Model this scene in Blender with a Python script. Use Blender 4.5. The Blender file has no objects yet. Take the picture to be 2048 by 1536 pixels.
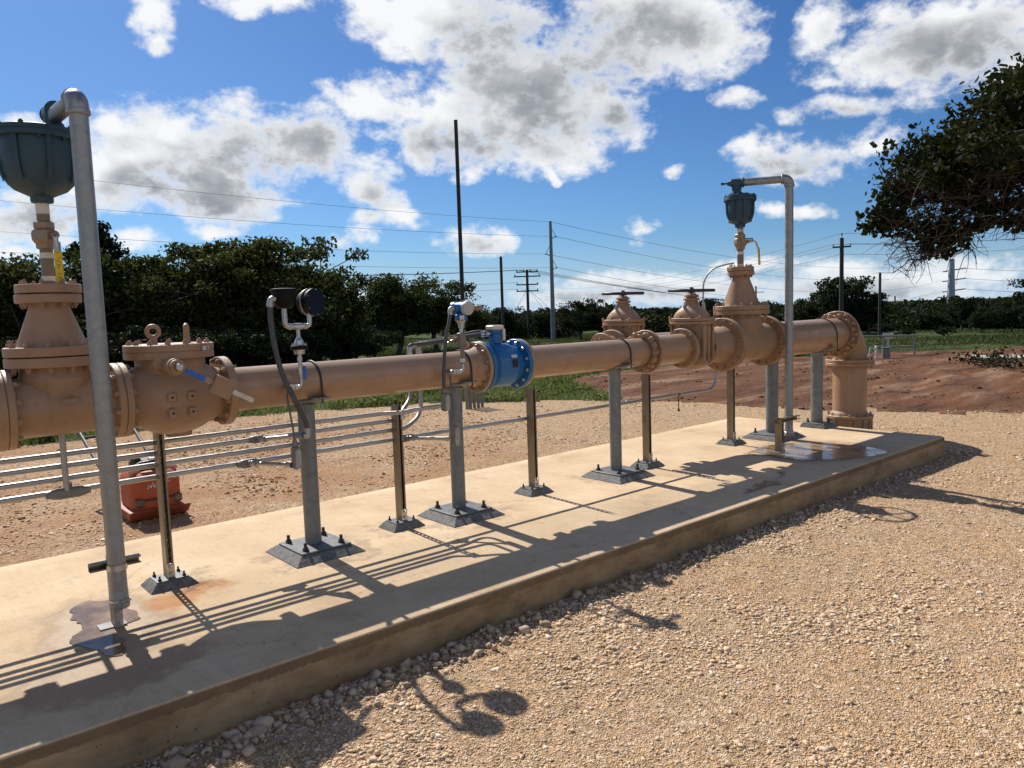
import bpy, math, random
import numpy as np
from mathutils import Vector, Matrix
R_ = math.radians
C = bpy.context.scene.collection
SC = bpy.context.scene

# ------------------------------------------------------------------ camera
CAM = Vector((-2.114, -4.763, 1.588))
def make_camera():
    yaw, pitch, roll = R_(49.295), R_(5.431), R_(-1.891)
    f = Vector((math.cos(yaw)*math.cos(pitch), math.sin(yaw)*math.cos(pitch), -math.sin(pitch)))
    r = Vector((math.sin(yaw), -math.cos(yaw), 0)); u = r.cross(f)
    r2 = r*math.cos(roll)+u*math.sin(roll); u2 = -r*math.sin(roll)+u*math.cos(roll)
    cam = bpy.data.cameras.new('camera'); cam.sensor_width = 36; cam.lens = 1520.2/2048*36
    cam.clip_start = .05; cam.clip_end = 9000
    o = bpy.data.objects.new('camera', cam); C.objects.link(o)
    M = Matrix.Identity(4)
    for i in range(3):
        M[i][0], M[i][1], M[i][2], M[i][3] = r2[i], u2[i], -f[i], CAM[i]
    o.matrix_world = M
    SC.camera = o
make_camera()
SUN_AZ, SUN_EL = 86.5, 43.8          # azimuth counted from +X towards +Y
SUN_STRENGTH, SKY_STRENGTH, EXPOSURE = 5.0, 0.07, 0.40
SC.view_settings.view_transform = 'Standard'; SC.view_settings.look = 'None'
SC.view_settings.gamma = 1.0; SC.view_settings.exposure = EXPOSURE

# ------------------------------------------------------------------ node helpers
class NT:
    def __init__(s, tree): s.t = tree; s.n = tree.nodes; s.l = tree.links
    def node(s, kind, **kw):
        n = s.n.new(kind)
        for k, v in kw.items(): setattr(n, k, v)
        return n
    def put(s, sock, v):
        if v is None: return
        if isinstance(v, bpy.types.NodeSocket): s.l.new(v, sock)
        else: sock.default_value = v
    def math(s, op, a, b=None, c=None, clamp=False):
        n = s.node('ShaderNodeMath', operation=op, use_clamp=clamp)
        s.put(n.inputs[0], a); s.put(n.inputs[1], b); s.put(n.inputs[2], c)
        return n.outputs[0]
    def vmath(s, op, a, b=None, out=0):
        n = s.node('ShaderNodeVectorMath', operation=op); s.put(n.inputs[0], a); s.put(n.inputs[1], b)
        return n.outputs[out]
    def noise(s, vec, scale, detail=4, rough=.55, out=0, lac=2.0):
        n = s.node('ShaderNodeTexNoise'); s.put(n.inputs['Vector'], vec)
        n.inputs['Scale'].default_value = scale; n.inputs['Detail'].default_value = detail
        n.inputs['Roughness'].default_value = rough; n.inputs['Lacunarity'].default_value = lac
        return n.outputs[out]
    def voronoi(s, vec, scale, feature='F1', out='Distance'):
        n = s.node('ShaderNodeTexVoronoi', feature=feature); s.put(n.inputs['Vector'], vec)
        n.inputs['Scale'].default_value = scale
        return n.outputs[out]
    def ramp(s, f, stops, interp='LINEAR'):
        n = s.node('ShaderNodeValToRGB'); n.color_ramp.interpolation = interp
        e = n.color_ramp.elements
        while len(e) < len(stops): e.new(.5)
        for i, (p, c) in enumerate(stops):
            e[i].position = p; e[i].color = (*c, 1) if len(c) == 3 else c
        s.put(n.inputs[0], f); return n.outputs[0]
    def maprange(s, v, a, b, c=0., d=1., smooth=True):
        n = s.node('ShaderNodeMapRange'); n.interpolation_type = 'SMOOTHSTEP' if smooth else 'LINEAR'
        s.put(n.inputs[0], v)
        for i, x in zip((1, 2, 3, 4), (a, b, c, d)): s.put(n.inputs[i], x)
        return n.outputs[0]
    def mix(s, f, a, b, mode='MIX'):
        n = s.node('ShaderNodeMix', data_type='RGBA', blend_type=mode)
        s.put(n.inputs[0], f)
        for i, v in ((6, a), (7, b)):
            if isinstance(v, tuple) and len(v) == 3: v = (*v, 1)
            s.put(n.inputs[i], v)
        return n.outputs[2]
    def bump(s, h, strength=.3, dist=.01, normal=None):
        n = s.node('ShaderNodeBump'); n.inputs['Strength'].default_value = strength
        n.inputs['Distance'].default_value = dist; s.put(n.inputs['Height'], h)
        if normal is not None: s.put(n.inputs['Normal'], normal)
        return n.outputs[0]
    def blob(s, vec, x, y, rx, ry, rot=0.):
        """1 at the centre of an ellipse, 0 at its rim"""
        m = s.node('ShaderNodeMapping', vector_type='TEXTURE'); s.put(m.inputs['Vector'], vec)
        m.inputs['Location'].default_value = (x, y, 0); m.inputs['Rotation'].default_value = (0, 0, rot)
        m.inputs['Scale'].default_value = (rx, ry, 1)
        g = s.node('ShaderNodeTexGradient', gradient_type='SPHERICAL'); s.l.new(m.outputs[0], g.inputs[0])
        return g.outputs['Fac']
    def union(s, fs):
        fs = list(fs)
        while len(fs) > 1:
            fs = [s.math('MAXIMUM', fs[i], fs[i+1]) if i+1 < len(fs) else fs[i] for i in range(0, len(fs), 2)]
        return fs[0]
def new_mat(name):
    m = bpy.data.materials.new(name); m.use_nodes = True
    m.node_tree.nodes.clear(); t = NT(m.node_tree)
    b = t.node('ShaderNodeBsdfPrincipled'); o = t.node('ShaderNodeOutputMaterial')
    t.l.new(b.outputs[0], o.inputs[0])
    return m, t, b

# ------------------------------------------------------------------ sky
CLOUDS = [(73.68,11.88,6.04,3.35,177.3),(68.0,11.82,6.12,3.49,178.6),(63.25,12.28,3.86,2.87,179.3),(70.79,8.78,6.99,2.34,179.1),(75.9,10.04,4.58,3.19,177.5),(59.2,9.25,3.88,2.16,-144.4),(56.94,7.47,2.51,1.16,-144.0),(81.01,12.09,3.01,1.18,175.1),(80.91,6.72,3.62,1.86,178.3),(81.59,4.86,2.17,.78,179.2),(74.74,5.52,2.31,.92,179.5),(70.31,6.36,2.46,.68,179.7),(52.92,19.93,10.41,3.22,-164.9),(47.64,15.67,9.37,5.07,-176.7),(58.18,15.16,5.36,2.01,-170.6),(53.24,12.64,6.97,2.41,-178.3),(46.66,11.94,5.83,2.43,-177.1),(54.78,10.95,2.2,1.22,-179.0),(41.16,13.52,3.21,2.19,-176.0),(64.73,21.1,5.14,1.03,177.2),(57.87,20.95,5.89,1.91,-162.7),(38.56,19.24,8.17,3.77,-173.7),(33.42,17.81,3.98,2.8,-173.0),(39.49,16.82,2.64,1.77,-175.2),(52.24,10.38,1.84,.88,-178.6),(21.57,15.82,6.9,3.67,175.2),(17.74,15.96,5.1,3.68,-168.2),(27.26,17.6,2.33,2.09,-171.3),(24.78,14.86,2.98,1.67,-171.3),(26.61,14.14,1.86,.56,-172.3),(32.44,13.72,2.07,.77,-174.0),(25.98,12.52,3.85,1.02,179.4),(28.81,9.85,4.42,1.48,-174.1),(24.73,9.91,2.6,1.65,165.2),(31.44,10.76,1.66,1.16,-174.6),(28.49,8.74,3.79,1.0,-174.5),(72.79,19.55,1.85,1.59,174.2),(73.04,20.22,2.32,.71,174.0),(72.44,18.3,1.04,.88,148.4),(39.68,5.81,2.08,.93,-177.0),(39.7,4.81,1.23,.58,-177.3),(36.95,9.68,1.05,.62,-176.0),(51.69,5.3,3.53,1.31,-178.2),(49.39,5.38,1.49,1.09,-178.1),(63.7,4.54,1.76,.6,-179.2),(60.82,5.57,2.7,1.14,-179.1),(59.31,6.97,2.17,.78,-179.2),(30.12,6.63,1.32,.68,-175.7),(28.09,6.31,2.07,.67,-175.5),(68.22,13.42,1.99,1.94,177.6),(45.99,9.76,.74,1.06,-177.6),(37.05,1.26,11.17,1.31,-177.7),(23.72,.99,9.22,1.51,-177.4),(44.38,.71,6.24,1.04,-178.0),(19.34,1.75,6.3,1.09,-176.7),(31.8,2.75,3.99,.7,-177.1),(61.04,1.24,7.33,.66,-178.3),(26.85,2.15,4.63,1.03,-177.0),
 # unseen clouds added outside the view to fill the shaded faces with light
 (-60,25,30,14,0),(-130,30,30,16,10),(140,24,18,8,0),(0,40,16,9,0),(-20,14,14,5,0),(-100,12,28,6,0),(110,14,14,5,0),(150,10,16,4,0),(-165,14,12,5,0)]
DARKS = [(70.2,7.97,6.71,1.41,179.4),(67.44,10.19,6.88,2.36,179.2),(63.61,12.11,3.14,1.68,179.1),(43.91,18.7,9.17,3.85,-175.3),(46.56,15.3,5.44,3.36,-176.9),(38.92,18.96,4.51,2.5,-174.4),(19.05,15.09,5.24,2.16,-169.1),(51.53,4.82,3.35,.8,-178.2),(58.88,8.37,2.17,1.41,-179.4),(49.38,17.99,5.08,2.59,-177.6),(80.13,6.44,2.8,1.25,178.5),(28.49,9.17,3.79,.93,-174.4),(25.67,12.07,3.03,.57,-172.7),(25.26,.55,8.69,.85,-177.7),(38.86,.52,8.75,.66,-178.0),(53.26,12.13,4.4,1.38,-178.6),(73.87,9.18,3.76,1.3,178.2),(41.16,13.52,2.15,1.68,-176.1)]
def make_world():
    w = bpy.data.worlds.new('World'); SC.world = w; w.use_nodes = True
    w.node_tree.nodes.clear(); t = NT(w.node_tree)
    out = t.node('ShaderNodeOutputWorld'); bg = t.node('ShaderNodeBackground')
    sky = t.node('ShaderNodeTexSky', sky_type='NISHITA'); sky.sun_disc = False
    sky.sun_elevation = R_(SUN_EL); sky.sun_rotation = R_(90-SUN_AZ)
    sky.air_density = 1.0; sky.dust_density = .6; sky.ozone_density = 2.0
    hs = t.node('ShaderNodeHueSaturation'); hs.inputs['Saturation'].default_value = 1.12; hs.inputs['Value'].default_value = 1.0
    t.l.new(sky.outputs[0], hs.inputs['Color'])
    d = t.node('ShaderNodeTexCoord').outputs['Generated']
    sx = t.node('ShaderNodeSeparateXYZ'); t.l.new(d, sx.inputs[0])
    x, y, z = sx.outputs
    az = t.math('MULTIPLY', t.math('ARCTAN2', y, x), 57.29578)
    el = t.math('MULTIPLY', t.math('ARCSINE', z), 57.29578)
    # noise sampled on the direction, squeezed towards the horizon like a cloud layer
    cmb = t.node('ShaderNodeCombineXYZ'); t.l.new(x, cmb.inputs[0]); t.l.new(y, cmb.inputs[1])
    t.l.new(t.math('MULTIPLY', z, 1.45), cmb.inputs[2]); p = cmb.outputs[0]
    warp = t.noise(p, 7, 3, .55, out=1)
    wsub = t.vmath('SUBTRACT', warp, (.5, .5, .5)); wsep = t.node('ShaderNodeSeparateXYZ'); t.l.new(wsub, wsep.inputs[0])
    cu = t.node('ShaderNodeCombineXYZ')
    t.l.new(t.math('ADD', az, t.math('MULTIPLY', wsep.outputs[0], 5.0)), cu.inputs[0])
    t.l.new(t.math('ADD', el, t.math('MULTIPLY', wsep.outputs[1], 2.6)), cu.inputs[1])
    uv = cu.outputs[0]
    def cloud(a, e, r1, r2, th):
        b = t.blob(uv, a, e, r1*1.16, r2*1.28, R_(th)); k = min(1, .50+.13*math.sqrt(r1*r2))
        return b if k == 1 else t.math('MULTIPLY', b, k)
    field = t.union(cloud(*c) for c in CLOUDS)
    n1 = t.noise(p, 13, 8, .60); n2 = t.noise(p, 50, 5, .62)
    v1 = t.voronoi(t.vmath('ADD', p, t.vmath('MULTIPLY', wsub, (.06, .06, .06))), 26)
    puff = t.math('SUBTRACT', .42, v1)
    fb = t.math('ADD', t.math('MULTIPLY', t.math('SUBTRACT', n1, .5), 1.75), t.math('ADD', t.math('MULTIPLY', t.math('SUBTRACT', n2, .5), 1.3), t.math('MULTIPLY', puff, .40)))
    dens = t.math('ADD', t.math('MULTIPLY', t.math('POWER', field, .60), 1.50), t.math('MULTIPLY', fb, t.maprange(field, 0, .12, .45, 1.0)))
    cover = t.maprange(dens, .36, 1.15)
    dk = t.union(t.blob(uv, a, e, r1*1.6, r2*1.85, R_(th)) for a, e, r1, r2, th in DARKS)
    up = t.vmath('ADD', p, (0, .010, .022))
    relief = t.math('MULTIPLY', t.math('SUBTRACT', t.noise(p, 13, 3, .5), t.noise(up, 13, 3, .5)), 1.7)
    soft = t.noise(p, 8, 2, .5)
    dkm = t.math('MULTIPLY', t.maprange(dk, .02, 1.0), t.math('ADD', .68, t.math('MULTIPLY', soft, .60)))
    shade = t.math('ADD', dkm, t.math('SUBTRACT', t.math('MULTIPLY', t.math('SUBTRACT', soft, .45), .35), relief), clamp=True)
    shade = t.math('MULTIPLY', shade, t.maprange(dens, .62, 1.6))
    ccol = t.ramp(shade, [(0, (.73, .735, .74)), (.25, (.56, .57, .58)), (.5, (.40, .415, .435)), (.8, (.29, .305, .325)), (1, (.24, .253, .275))])
    low = t.maprange(el, .0, 5.5, .80, .97)
    cover = t.math('MULTIPLY', cover, low)
    skys = t.node('ShaderNodeVectorMath', operation='SCALE'); t.l.new(hs.outputs[0], skys.inputs[0]); skys.inputs['Scale'].default_value = SKY_STRENGTH
    # measured clear-sky tint of the photograph: deeper blue above, pale at the horizon
    tint = t.ramp(t.maprange(el, 0, 30, smooth=False), [(0, (.46, .70, 1.08)), (.15, (.46, .72, 1.08)), (.4, (.44, .68, .98)), (.8, (.40, .64, .95)), (1, (.46, .68, .95))])
    skyt = t.mix(1.0, skys.outputs[0], tint, 'MULTIPLY')
    skyt = t.mix(t.maprange(el, 5.5, -.5, 0, .8), skyt, (.37, .515, .68))
    col = t.mix(cover, skyt, ccol)
    t.l.new(col, bg.inputs[0]); bg.inputs[1].default_value = 1.0
    t.l.new(bg.outputs[0], out.inputs[0])
make_world()
def make_sun():
    l = bpy.data.lights.new('sun', 'SUN'); l.energy = SUN_STRENGTH; l.angle = R_(.55); l.color = (1.0, .945, .86)
    o = bpy.data.objects.new('sun', l); C.objects.link(o)
    a, e = R_(SUN_AZ), R_(SUN_EL)
    dirv = Vector((math.cos(a)*math.cos(e), math.sin(a)*math.cos(e), math.sin(e)))
    o.rotation_euler = dirv.to_track_quat('Z', 'Y').to_euler()
make_sun()
SC.cycles.max_bounces = 6; SC.cycles.diffuse_bounces = 3; SC.cycles.glossy_bounces = 3
SC.cycles.transparent_max_bounces = 6; SC.cycles.caustics_reflective = False; SC.cycles.caustics_refractive = False
SC.cycles.sample_clamp_indirect = 6

# ------------------------------------------------------------------ mesh helpers
WL = {}
def ortho(a):
    a = Vector(a).normalized()
    t = Vector((0, 0, 1)) if abs(a.z) < .9 else Vector((1, 0, 0))
    u = a.cross(t).normalized(); v = a.cross(u).normalized()
    return a, u, v
class MB:
    def __init__(s): s.v = []; s.f = []
    def add(s, vs, fs):
        k = len(s.v); s.v += [tuple(p) for p in vs]; s.f += [tuple(i+k for i in f) for f in fs]; return s
    def lathe(s, prof, p0=(0, 0, 0), axis=(0, 0, 1), seg=32):
        a, u, v = ortho(axis); p0 = Vector(p0); vs = []; fs = []; rows = []
        for r, h in prof:
            if r < 1e-6:
                rows.append([len(vs)]); vs.append(p0+a*h)
            else:
                rows.append(list(range(len(vs), len(vs)+seg)))
                for i in range(seg):
                    t = 2*math.pi*i/seg; vs.append(p0+a*h+(u*math.cos(t)+v*math.sin(t))*r)
        for A, B in zip(rows, rows[1:]):
            if len(A) == 1 and len(B) == 1: continue
            for i in range(seg):
                j = (i+1) % seg
                if len(A) == 1: fs.append((A[0], B[i], B[j]))
                elif len(B) == 1: fs.append((A[i], B[0], A[j]))
                else: fs.append((A[i], B[i], B[j], A[j]))
        return s.add(vs, fs)
    def cyl(s, p0, p1, r, r2=None, seg=24, ch=0.):
        p0, p1 = Vector(p0), Vector(p1); L = (p1-p0).length; r2 = r if r2 is None else r2
        if ch: pr = [(0, 0), (r-ch, 0), (r, ch), (r2, L-ch), (r2-ch, L), (0, L)]
        else: pr = [(0, 0), (r, 0), (r2, L), (0, L)]
        return s.lathe(pr, p0, p1-p0, seg)
    def ring(s, p0, axis, r0, r1, t, ch=.003, seg=40):
        return s.lathe([(r0, 0), (r1-ch, 0), (r1, ch), (r1, t-ch), (r1-ch, t), (r0, t), (r0, 0)], p0, axis, seg)
    def tube(s, pts, r, seg=12, caps=True, r_end=None):
        pts = [Vector(p) for p in pts]; n = len(pts); vs = []; fs = []
        a, u, v = ortho(pts[1]-pts[0])
        for i, p in enumerate(pts):
            d = (pts[min(i+1, n-1)]-pts[max(i-1, 0)]).normalized()
            u = (u-d*u.dot(d)).normalized(); v = d.cross(u)
            rr = r if r_end is None else r+(r_end-r)*i/(n-1)
            for k in range(seg):
                t = 2*math.pi*k/seg; vs.append(p+(u*math.cos(t)+v*math.sin(t))*rr)
        for i in range(n-1):
            for k in range(seg):
                j = (k+1) % seg; fs.append((i*seg+k, i*seg+j, (i+1)*seg+j, (i+1)*seg+k))
        if caps: fs.append(tuple(range(seg))[::-1]); fs.append(tuple(range((n-1)*seg, n*seg)))
        return s.add(vs, fs)
    def box(s, c, size, M=None, ch=0.):
        hx, hy, hz = [q/2 for q in size]; c = Vector(c)
        if not ch:
            vs = [Vector((x, y, z)) for z in (-hz, hz) for y in (-hy, hy) for x in (-hx, hx)]
            fs = [(0, 2, 3, 1), (4, 5, 7, 6), (0, 1, 5, 4), (2, 6, 7, 3), (0, 4, 6, 2), (1, 3, 7, 5)]
        else:
            vs = []; fs = []
            def sq(x, y, z): return [Vector((sx*x, sy*y, z)) for sx, sy in ((-1, -1), (1, -1), (1, 1), (-1, 1))]
            def oct_(x, y, z):
                return [Vector(q+(z,)) for q in ((-x+ch, -y), (x-ch, -y), (x, -y+ch), (x, y-ch), (x-ch, y), (-x+ch, y), (-x, y-ch), (-x, -y+ch))]
            for z, k in ((-hz, ch), (-hz+ch, 0), (hz-ch, 0), (hz, ch)): vs += oct_(hx-k, hy-k, z)
            for r in range(3):
                for i in range(8):
                    j = (i+1) % 8; fs.append((r*8+i, r*8+j, r*8+8+j, r*8+8+i))
            fs += [tuple(range(8))[::-1], tuple(range(24, 32))]
        if M is not None: vs = [M @ p for p in vs]
        return s.add([c+p for p in vs], fs)
    def prism(s, poly, p0, u, v, n, t):
        """polygon in the (u, v) plane at p0, extruded by t along n"""
        p0, u, v, n = Vector(p0), Vector(u), Vector(v), Vector(n); k = len(poly)
        vs = [p0+u*a+v*b for a, b in poly]+[p0+u*a+v*b+n*t for a, b in poly]
        fs = [tuple(range(k))[::-1], tuple(range(k, 2*k))]+[(i, (i+1) % k, (i+1) % k+k, i+k) for i in range(k)]
        return s.add(vs, fs)
    def loft(s, loops, caps=True):
        k = len(loops[0]); vs = [p for L in loops for p in L]; fs = []
        for r in range(len(loops)-1):
            for i in range(k):
                j = (i+1) % k; fs.append((r*k+i, r*k+j, r*k+k+j, r*k+k+i))
        if caps: fs += [tuple(range(k))[::-1], tuple(range((len(loops)-1)*k, len(loops)*k))]
        return s.add(vs, fs)
    def hexnut(s, p, axis, r, h): return s.lathe([(0, 0), (r, 0), (r, h*.85), (r*.85, h), (0, h)], p, axis, 6)
def superellipse(cx, cy, z, a, b, n=4., k=32):
    out = []
    for i in range(k):
        t = 2*math.pi*i/k; c, q = math.cos(t), math.sin(t)
        out.append(Vector((cx+a*math.copysign(abs(c)**(2/n), c), cy+b*math.copysign(abs(q)**(2/n), q), z)))
    return out
def arc(c, u, v, r, a0, a1, n=10):
    c, u, v = Vector(c), Vector(u), Vector(v)
    return [c+u*(r*math.cos(R_(a0+(a1-a0)*i/n)))+v*(r*math.sin(R_(a0+(a1-a0)*i/n))) for i in range(n+1)]
def smooth_path(pts, n=8):
    """Catmull-Rom through the points"""
    P = [Vector(p) for p in pts]; P = [P[0]*2-P[1]]+P+[P[-1]*2-P[-2]]; out = []
    for i in range(1, len(P)-2):
        for k in range(n):
            t = k/n; a, b, c, d = P[i-1], P[i], P[i+1], P[i+2]
            out.append(.5*((2*b)+(c-a)*t+(2*a-5*b+4*c-d)*t*t+(3*b-a-3*c+d)*t**3))
    out.append(P[-2]); return out
def bend_path(pts, r, n=6):
    """straight runs with round bends of radius r"""
    P = [Vector(p) for p in pts]; out = [P[0]]
    for i in range(1, len(P)-1):
        a, b, c = P[i-1], P[i], P[i+1]; d0 = (a-b).normalized(); d1 = (c-b).normalized()
        ang = d0.angle(d1); L = min(r/math.tan(ang/2), (a-b).length*.49, (c-b).length*.49)
        for k in range(n+1):
            t = k/n; out.append((b+d0*L)*(1-t)**2+b*2*t*(1-t)+(b+d1*L)*t*t)
    out.append(P[-1]); return out
def tomesh(name, mb, mat, origin=(0, 0, 0), sharp=32):
    me = bpy.data.meshes.new(name); o = Vector(origin)
    me.from_pydata([Vector(p)-o for p in mb.v], [], mb.f); me.validate()
    import bmesh
    bm = bmesh.new(); bm.from_mesh(me); bmesh.ops.recalc_face_normals(bm, faces=bm.faces); bm.to_mesh(me); bm.free()
    me.polygons.foreach_set('use_smooth', [True]*len(me.polygons))
    me.set_sharp_from_angle(angle=R_(sharp)); me.materials.append(mat); return me
def tag(o, label, cat, group=None, kind=None):
    o['label'] = label; o['category'] = cat
    if group: o['group'] = group
    if kind: o['kind'] = kind
    return o
def thing(name, label, cat, loc, group=None):
    o = bpy.data.objects.new(name, None); C.objects.link(o); o.location = loc; o.empty_display_size = .1
    WL[o.name] = Vector(loc); return tag(o, label, cat, group)
def part(name, mb, mat, parent, sharp=32, label=None):
    org = WL[parent.name]
    o = bpy.data.objects.new(name, tomesh(name, mb, mat, org, sharp)); C.objects.link(o)
    o.parent = parent; WL[o.name] = org
    if label: o['label'] = label
    return o
def single(name, mb, mat, label, cat, loc=(0, 0, 0), group=None, sharp=32):
    o = bpy.data.objects.new(name, tomesh(name, mb, mat, loc, sharp)); C.objects.link(o); o.location = loc
    WL[o.name] = Vector(loc); return tag(o, label, cat, group)
def structure(o): o['kind'] = 'structure'; return o
BOLT = {}
def bolts(parent, c, axis, Rb, n, mat, r=.015, h=.02, phase=.5, shank=0.0):
    key = (round(r, 4), round(h, 4), mat.name, round(shank, 3))
    if key not in BOLT:
        mb = MB().hexnut((0, 0, 0), (0, 0, 1), r, h)
        mb.cyl((0, 0, h-.001), (0, 0, h+.006+shank), r*.55, seg=8)
        BOLT[key] = tomesh('bolt', mb, mat)
    a, u, v = ortho(axis); org = WL[parent.name]; q = Vector((0, 0, 1)).rotation_difference(a)
    for i in range(n):
        t = 2*math.pi*(i+phase)/n; p = Vector(c)+(u*math.cos(t)+v*math.sin(t))*Rb
        o = bpy.data.objects.new('bolt', BOLT[key]); C.objects.link(o); o.parent = parent
        o.location = p-org; o.rotation_mode = 'QUATERNION'; o.rotation_quaternion = q

# ------------------------------------------------------------------ materials
def tc(t, kind='Object'): return t.node('ShaderNodeTexCoord').outputs[kind]
def geo(t, out='Position'): return t.node('ShaderNodeNewGeometry').outputs[out]
def paint(name, col, rough=.42, dirt=(.30, .17, .09), amt=.35, bump=.12, spec=.5, drip=0.):
    m, t, b = new_mat(name); p = geo(t)
    n = t.noise(p, 6, 6, .65); n2 = t.noise(p, 60, 4, .6)
    c = t.mix(t.maprange(n, .35, .75, 0, 1), col, tuple(x*.86 for x in col))
    c = t.mix(t.math('MULTIPLY', t.maprange(t.noise(p, 14, 8, .7), .60, .72), amt), c, dirt)
    c = t.mix(t.math('MULTIPLY', t.maprange(n2, .66, .74), amt*.8), c, tuple(x*.5 for x in dirt))
    if drip:
        dz = t.noise(t.vmath('MULTIPLY', p, (1, 1, .16)), 17, 5, .65)
        c = t.mix(t.math('MULTIPLY', t.maprange(dz, .57, .72), drip), c, tuple(x*.55 for x in col))
        dust = t.node('ShaderNodeSeparateXYZ'); t.l.new(geo(t, 'Normal'), dust.inputs[0])
        c = t.mix(t.math('MULTIPLY', t.maprange(dust.outputs[2], .3, .95), .32), c, (.46, .36, .26))
        chip = t.math('MULTIPLY', t.maprange(t.noise(p, 85, 3, .7), .655, .68), t.maprange(t.noise(p, 7, 3), .52, .62))
        c = t.mix(chip, c, (.13, .05, .022))
    t.l.new(c, b.inputs['Base Color'])
    t.l.new(t.maprange(n, .3, .7, rough-.06, rough+.12), b.inputs['Roughness'])
    t.l.new(t.bump(t.math('ADD', t.noise(p, 35, 4, .6), t.math('MULTIPLY', t.noise(p, 140, 2, .5), .4)), bump, .006), b.inputs['Normal'])
    b.inputs['Specular IOR Level'].default_value = spec
    return m
TAN = paint('tan_paint', (.365, .220, .126), .30, amt=.45, bump=.12, drip=.30)
TANCAST = paint('tan_paint_cast', (.335, .200, .113), .46, amt=.75, bump=.35, drip=.45)
BLUE = paint('blue_paint', (.010, .125, .33), .36, dirt=(.10, .09, .07), amt=.4, bump=.08)
TEAL = paint('slate_blue_paint', (.017, .056, .084), .48, dirt=(.08, .06, .05), amt=.2, bump=.25)
ORANGE = paint('orange_paint', (.42, .075, .020), .55, dirt=(.35, .2, .1), amt=.6)
YELLOW = paint('yellow_vinyl', (.75, .50, .02), .4, dirt=(.1, .08, .05), amt=.1)
CREAM = paint('cream_plastic', (.62, .58, .45), .5, amt=.1)
BLUEV = paint('blue_vinyl', (.01, .12, .5), .4, amt=.05)
WHITE = paint('white_enamel', (.62, .60, .56), .45, amt=.08)
TAPE = paint('thread_tape', (.66, .63, .56), .6, amt=.2)
PINK = paint('faded_orange_plastic', (.62, .27, .18), .55, amt=.3)
def metal(name, col, rough, mott=.25, metallic=.9, scale=22, bump=.05):
    m, t, b = new_mat(name); p = geo(t)
    n = t.voronoi(p, scale*1.6, out='Color'); sep = t.node('ShaderNodeSeparateColor'); t.l.new(n, sep.inputs[0])
    n2 = t.noise(p, scale, 5, .6)
    f = t.math('ADD', t.math('MULTIPLY', sep.outputs[0], .5), t.math('MULTIPLY', n2, .5))
    c = t.mix(f, tuple(x*(1-mott) for x in col), tuple(min(1, x*(1+mott)) for x in col))
    st = t.noise(t.vmath('MULTIPLY', p, (1, 1, .12)), 26, 6, .65)
    c = t.mix(t.math('MULTIPLY', t.maprange(st, .60, .75), .45), c, tuple(x*.45 for x in col))
    t.l.new(c, b.inputs['Base Color']); b.inputs['Metallic'].default_value = metallic
    t.l.new(t.maprange(f, .2, .8, rough-.08, rough+.12), b.inputs['Roughness'])
    t.l.new(t.bump(t.noise(p, 90, 3, .5), bump, .004), b.inputs['Normal'])
    return m
GALV = metal('galvanised_steel', (.30, .305, .295), .46, .25, .7)
GALVD = metal('galvanised_pole_steel', (.185, .20, .195), .52, .32, .5, scale=16)
STRUTM = metal('strut_steel', (.22, .185, .135), .36, .2, .85, scale=9)
STEEL = metal('bare_steel', (.48, .47, .45), .32, .15, .95)
CONDM = metal('conduit_steel', (.40, .39, .37), .42, .10, .8, scale=10)
BRASSY = metal('bronze_body', (.30, .22, .15), .5, .2, .5)
DARKM = metal('dark_steel', (.05, .048, .045), .5, .3, .5)
def simple(name, col, rough=.6, var=.2, scale=20, metallic=0., bump=.1, spec=.5):
    m, t, b = new_mat(name); p = geo(t); n = t.noise(p, scale, 5, .6)
    t.l.new(t.mix(t.maprange(n, .3, .7), tuple(x*(1-var) for x in col), tuple(x*(1+var) for x in col)), b.inputs['Base Color'])
    b.inputs['Roughness'].default_value = rough; b.inputs['Metallic'].default_value = metallic
    b.inputs['Specular IOR Level'].default_value = spec
    t.l.new(t.bump(n, bump, .01), b.inputs['Normal']); return m
BLACK = simple('black_plastic', (.002, .002, .003), .55, spec=.2)
RUBBER = simple('grey_flex_jacket', (.060, .062, .060), .55)
RODM = simple('black_handwheel_paint', (.018, .016, .014), .45)
GROUT = simple('grey_grout', (.135, .135, .128), .85, .3, 30, bump=.5)
PLATE = simple('grey_base_plate', (.115, .118, .12), .55, .3, 18, bump=.2)
WOOD = simple('weathered_pole_wood', (.035, .028, .022), .8, .3, 8)
POLEST = simple('weathered_steel_pole', (.17, .19, .20), .55, .15, 3)
MONO = simple('pale_pole_steel', (.30, .335, .345), .5, .08, 2)
CABLE = simple('wire_aluminium', (.10, .11, .12), .5)
BARK = simple('bark', (.045, .036, .028), .9, .4, 12, bump=.6)
TWIG = simple('dry_twig', (.060, .046, .036), .9, .3, 10)
LETTER = simple('white_lettering', (.6, .57, .52), .6)
INK_SHADE = simple('ink_and_hole_shade', (.01, .01, .01), .6)
BOXM = simple('grey_cast_box', (.20, .19, .175), .5, .15, 25, .4)
LIDM = simple('grey_box_lid', (.36, .335, .31), .45, .15, 25, .5)
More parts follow.
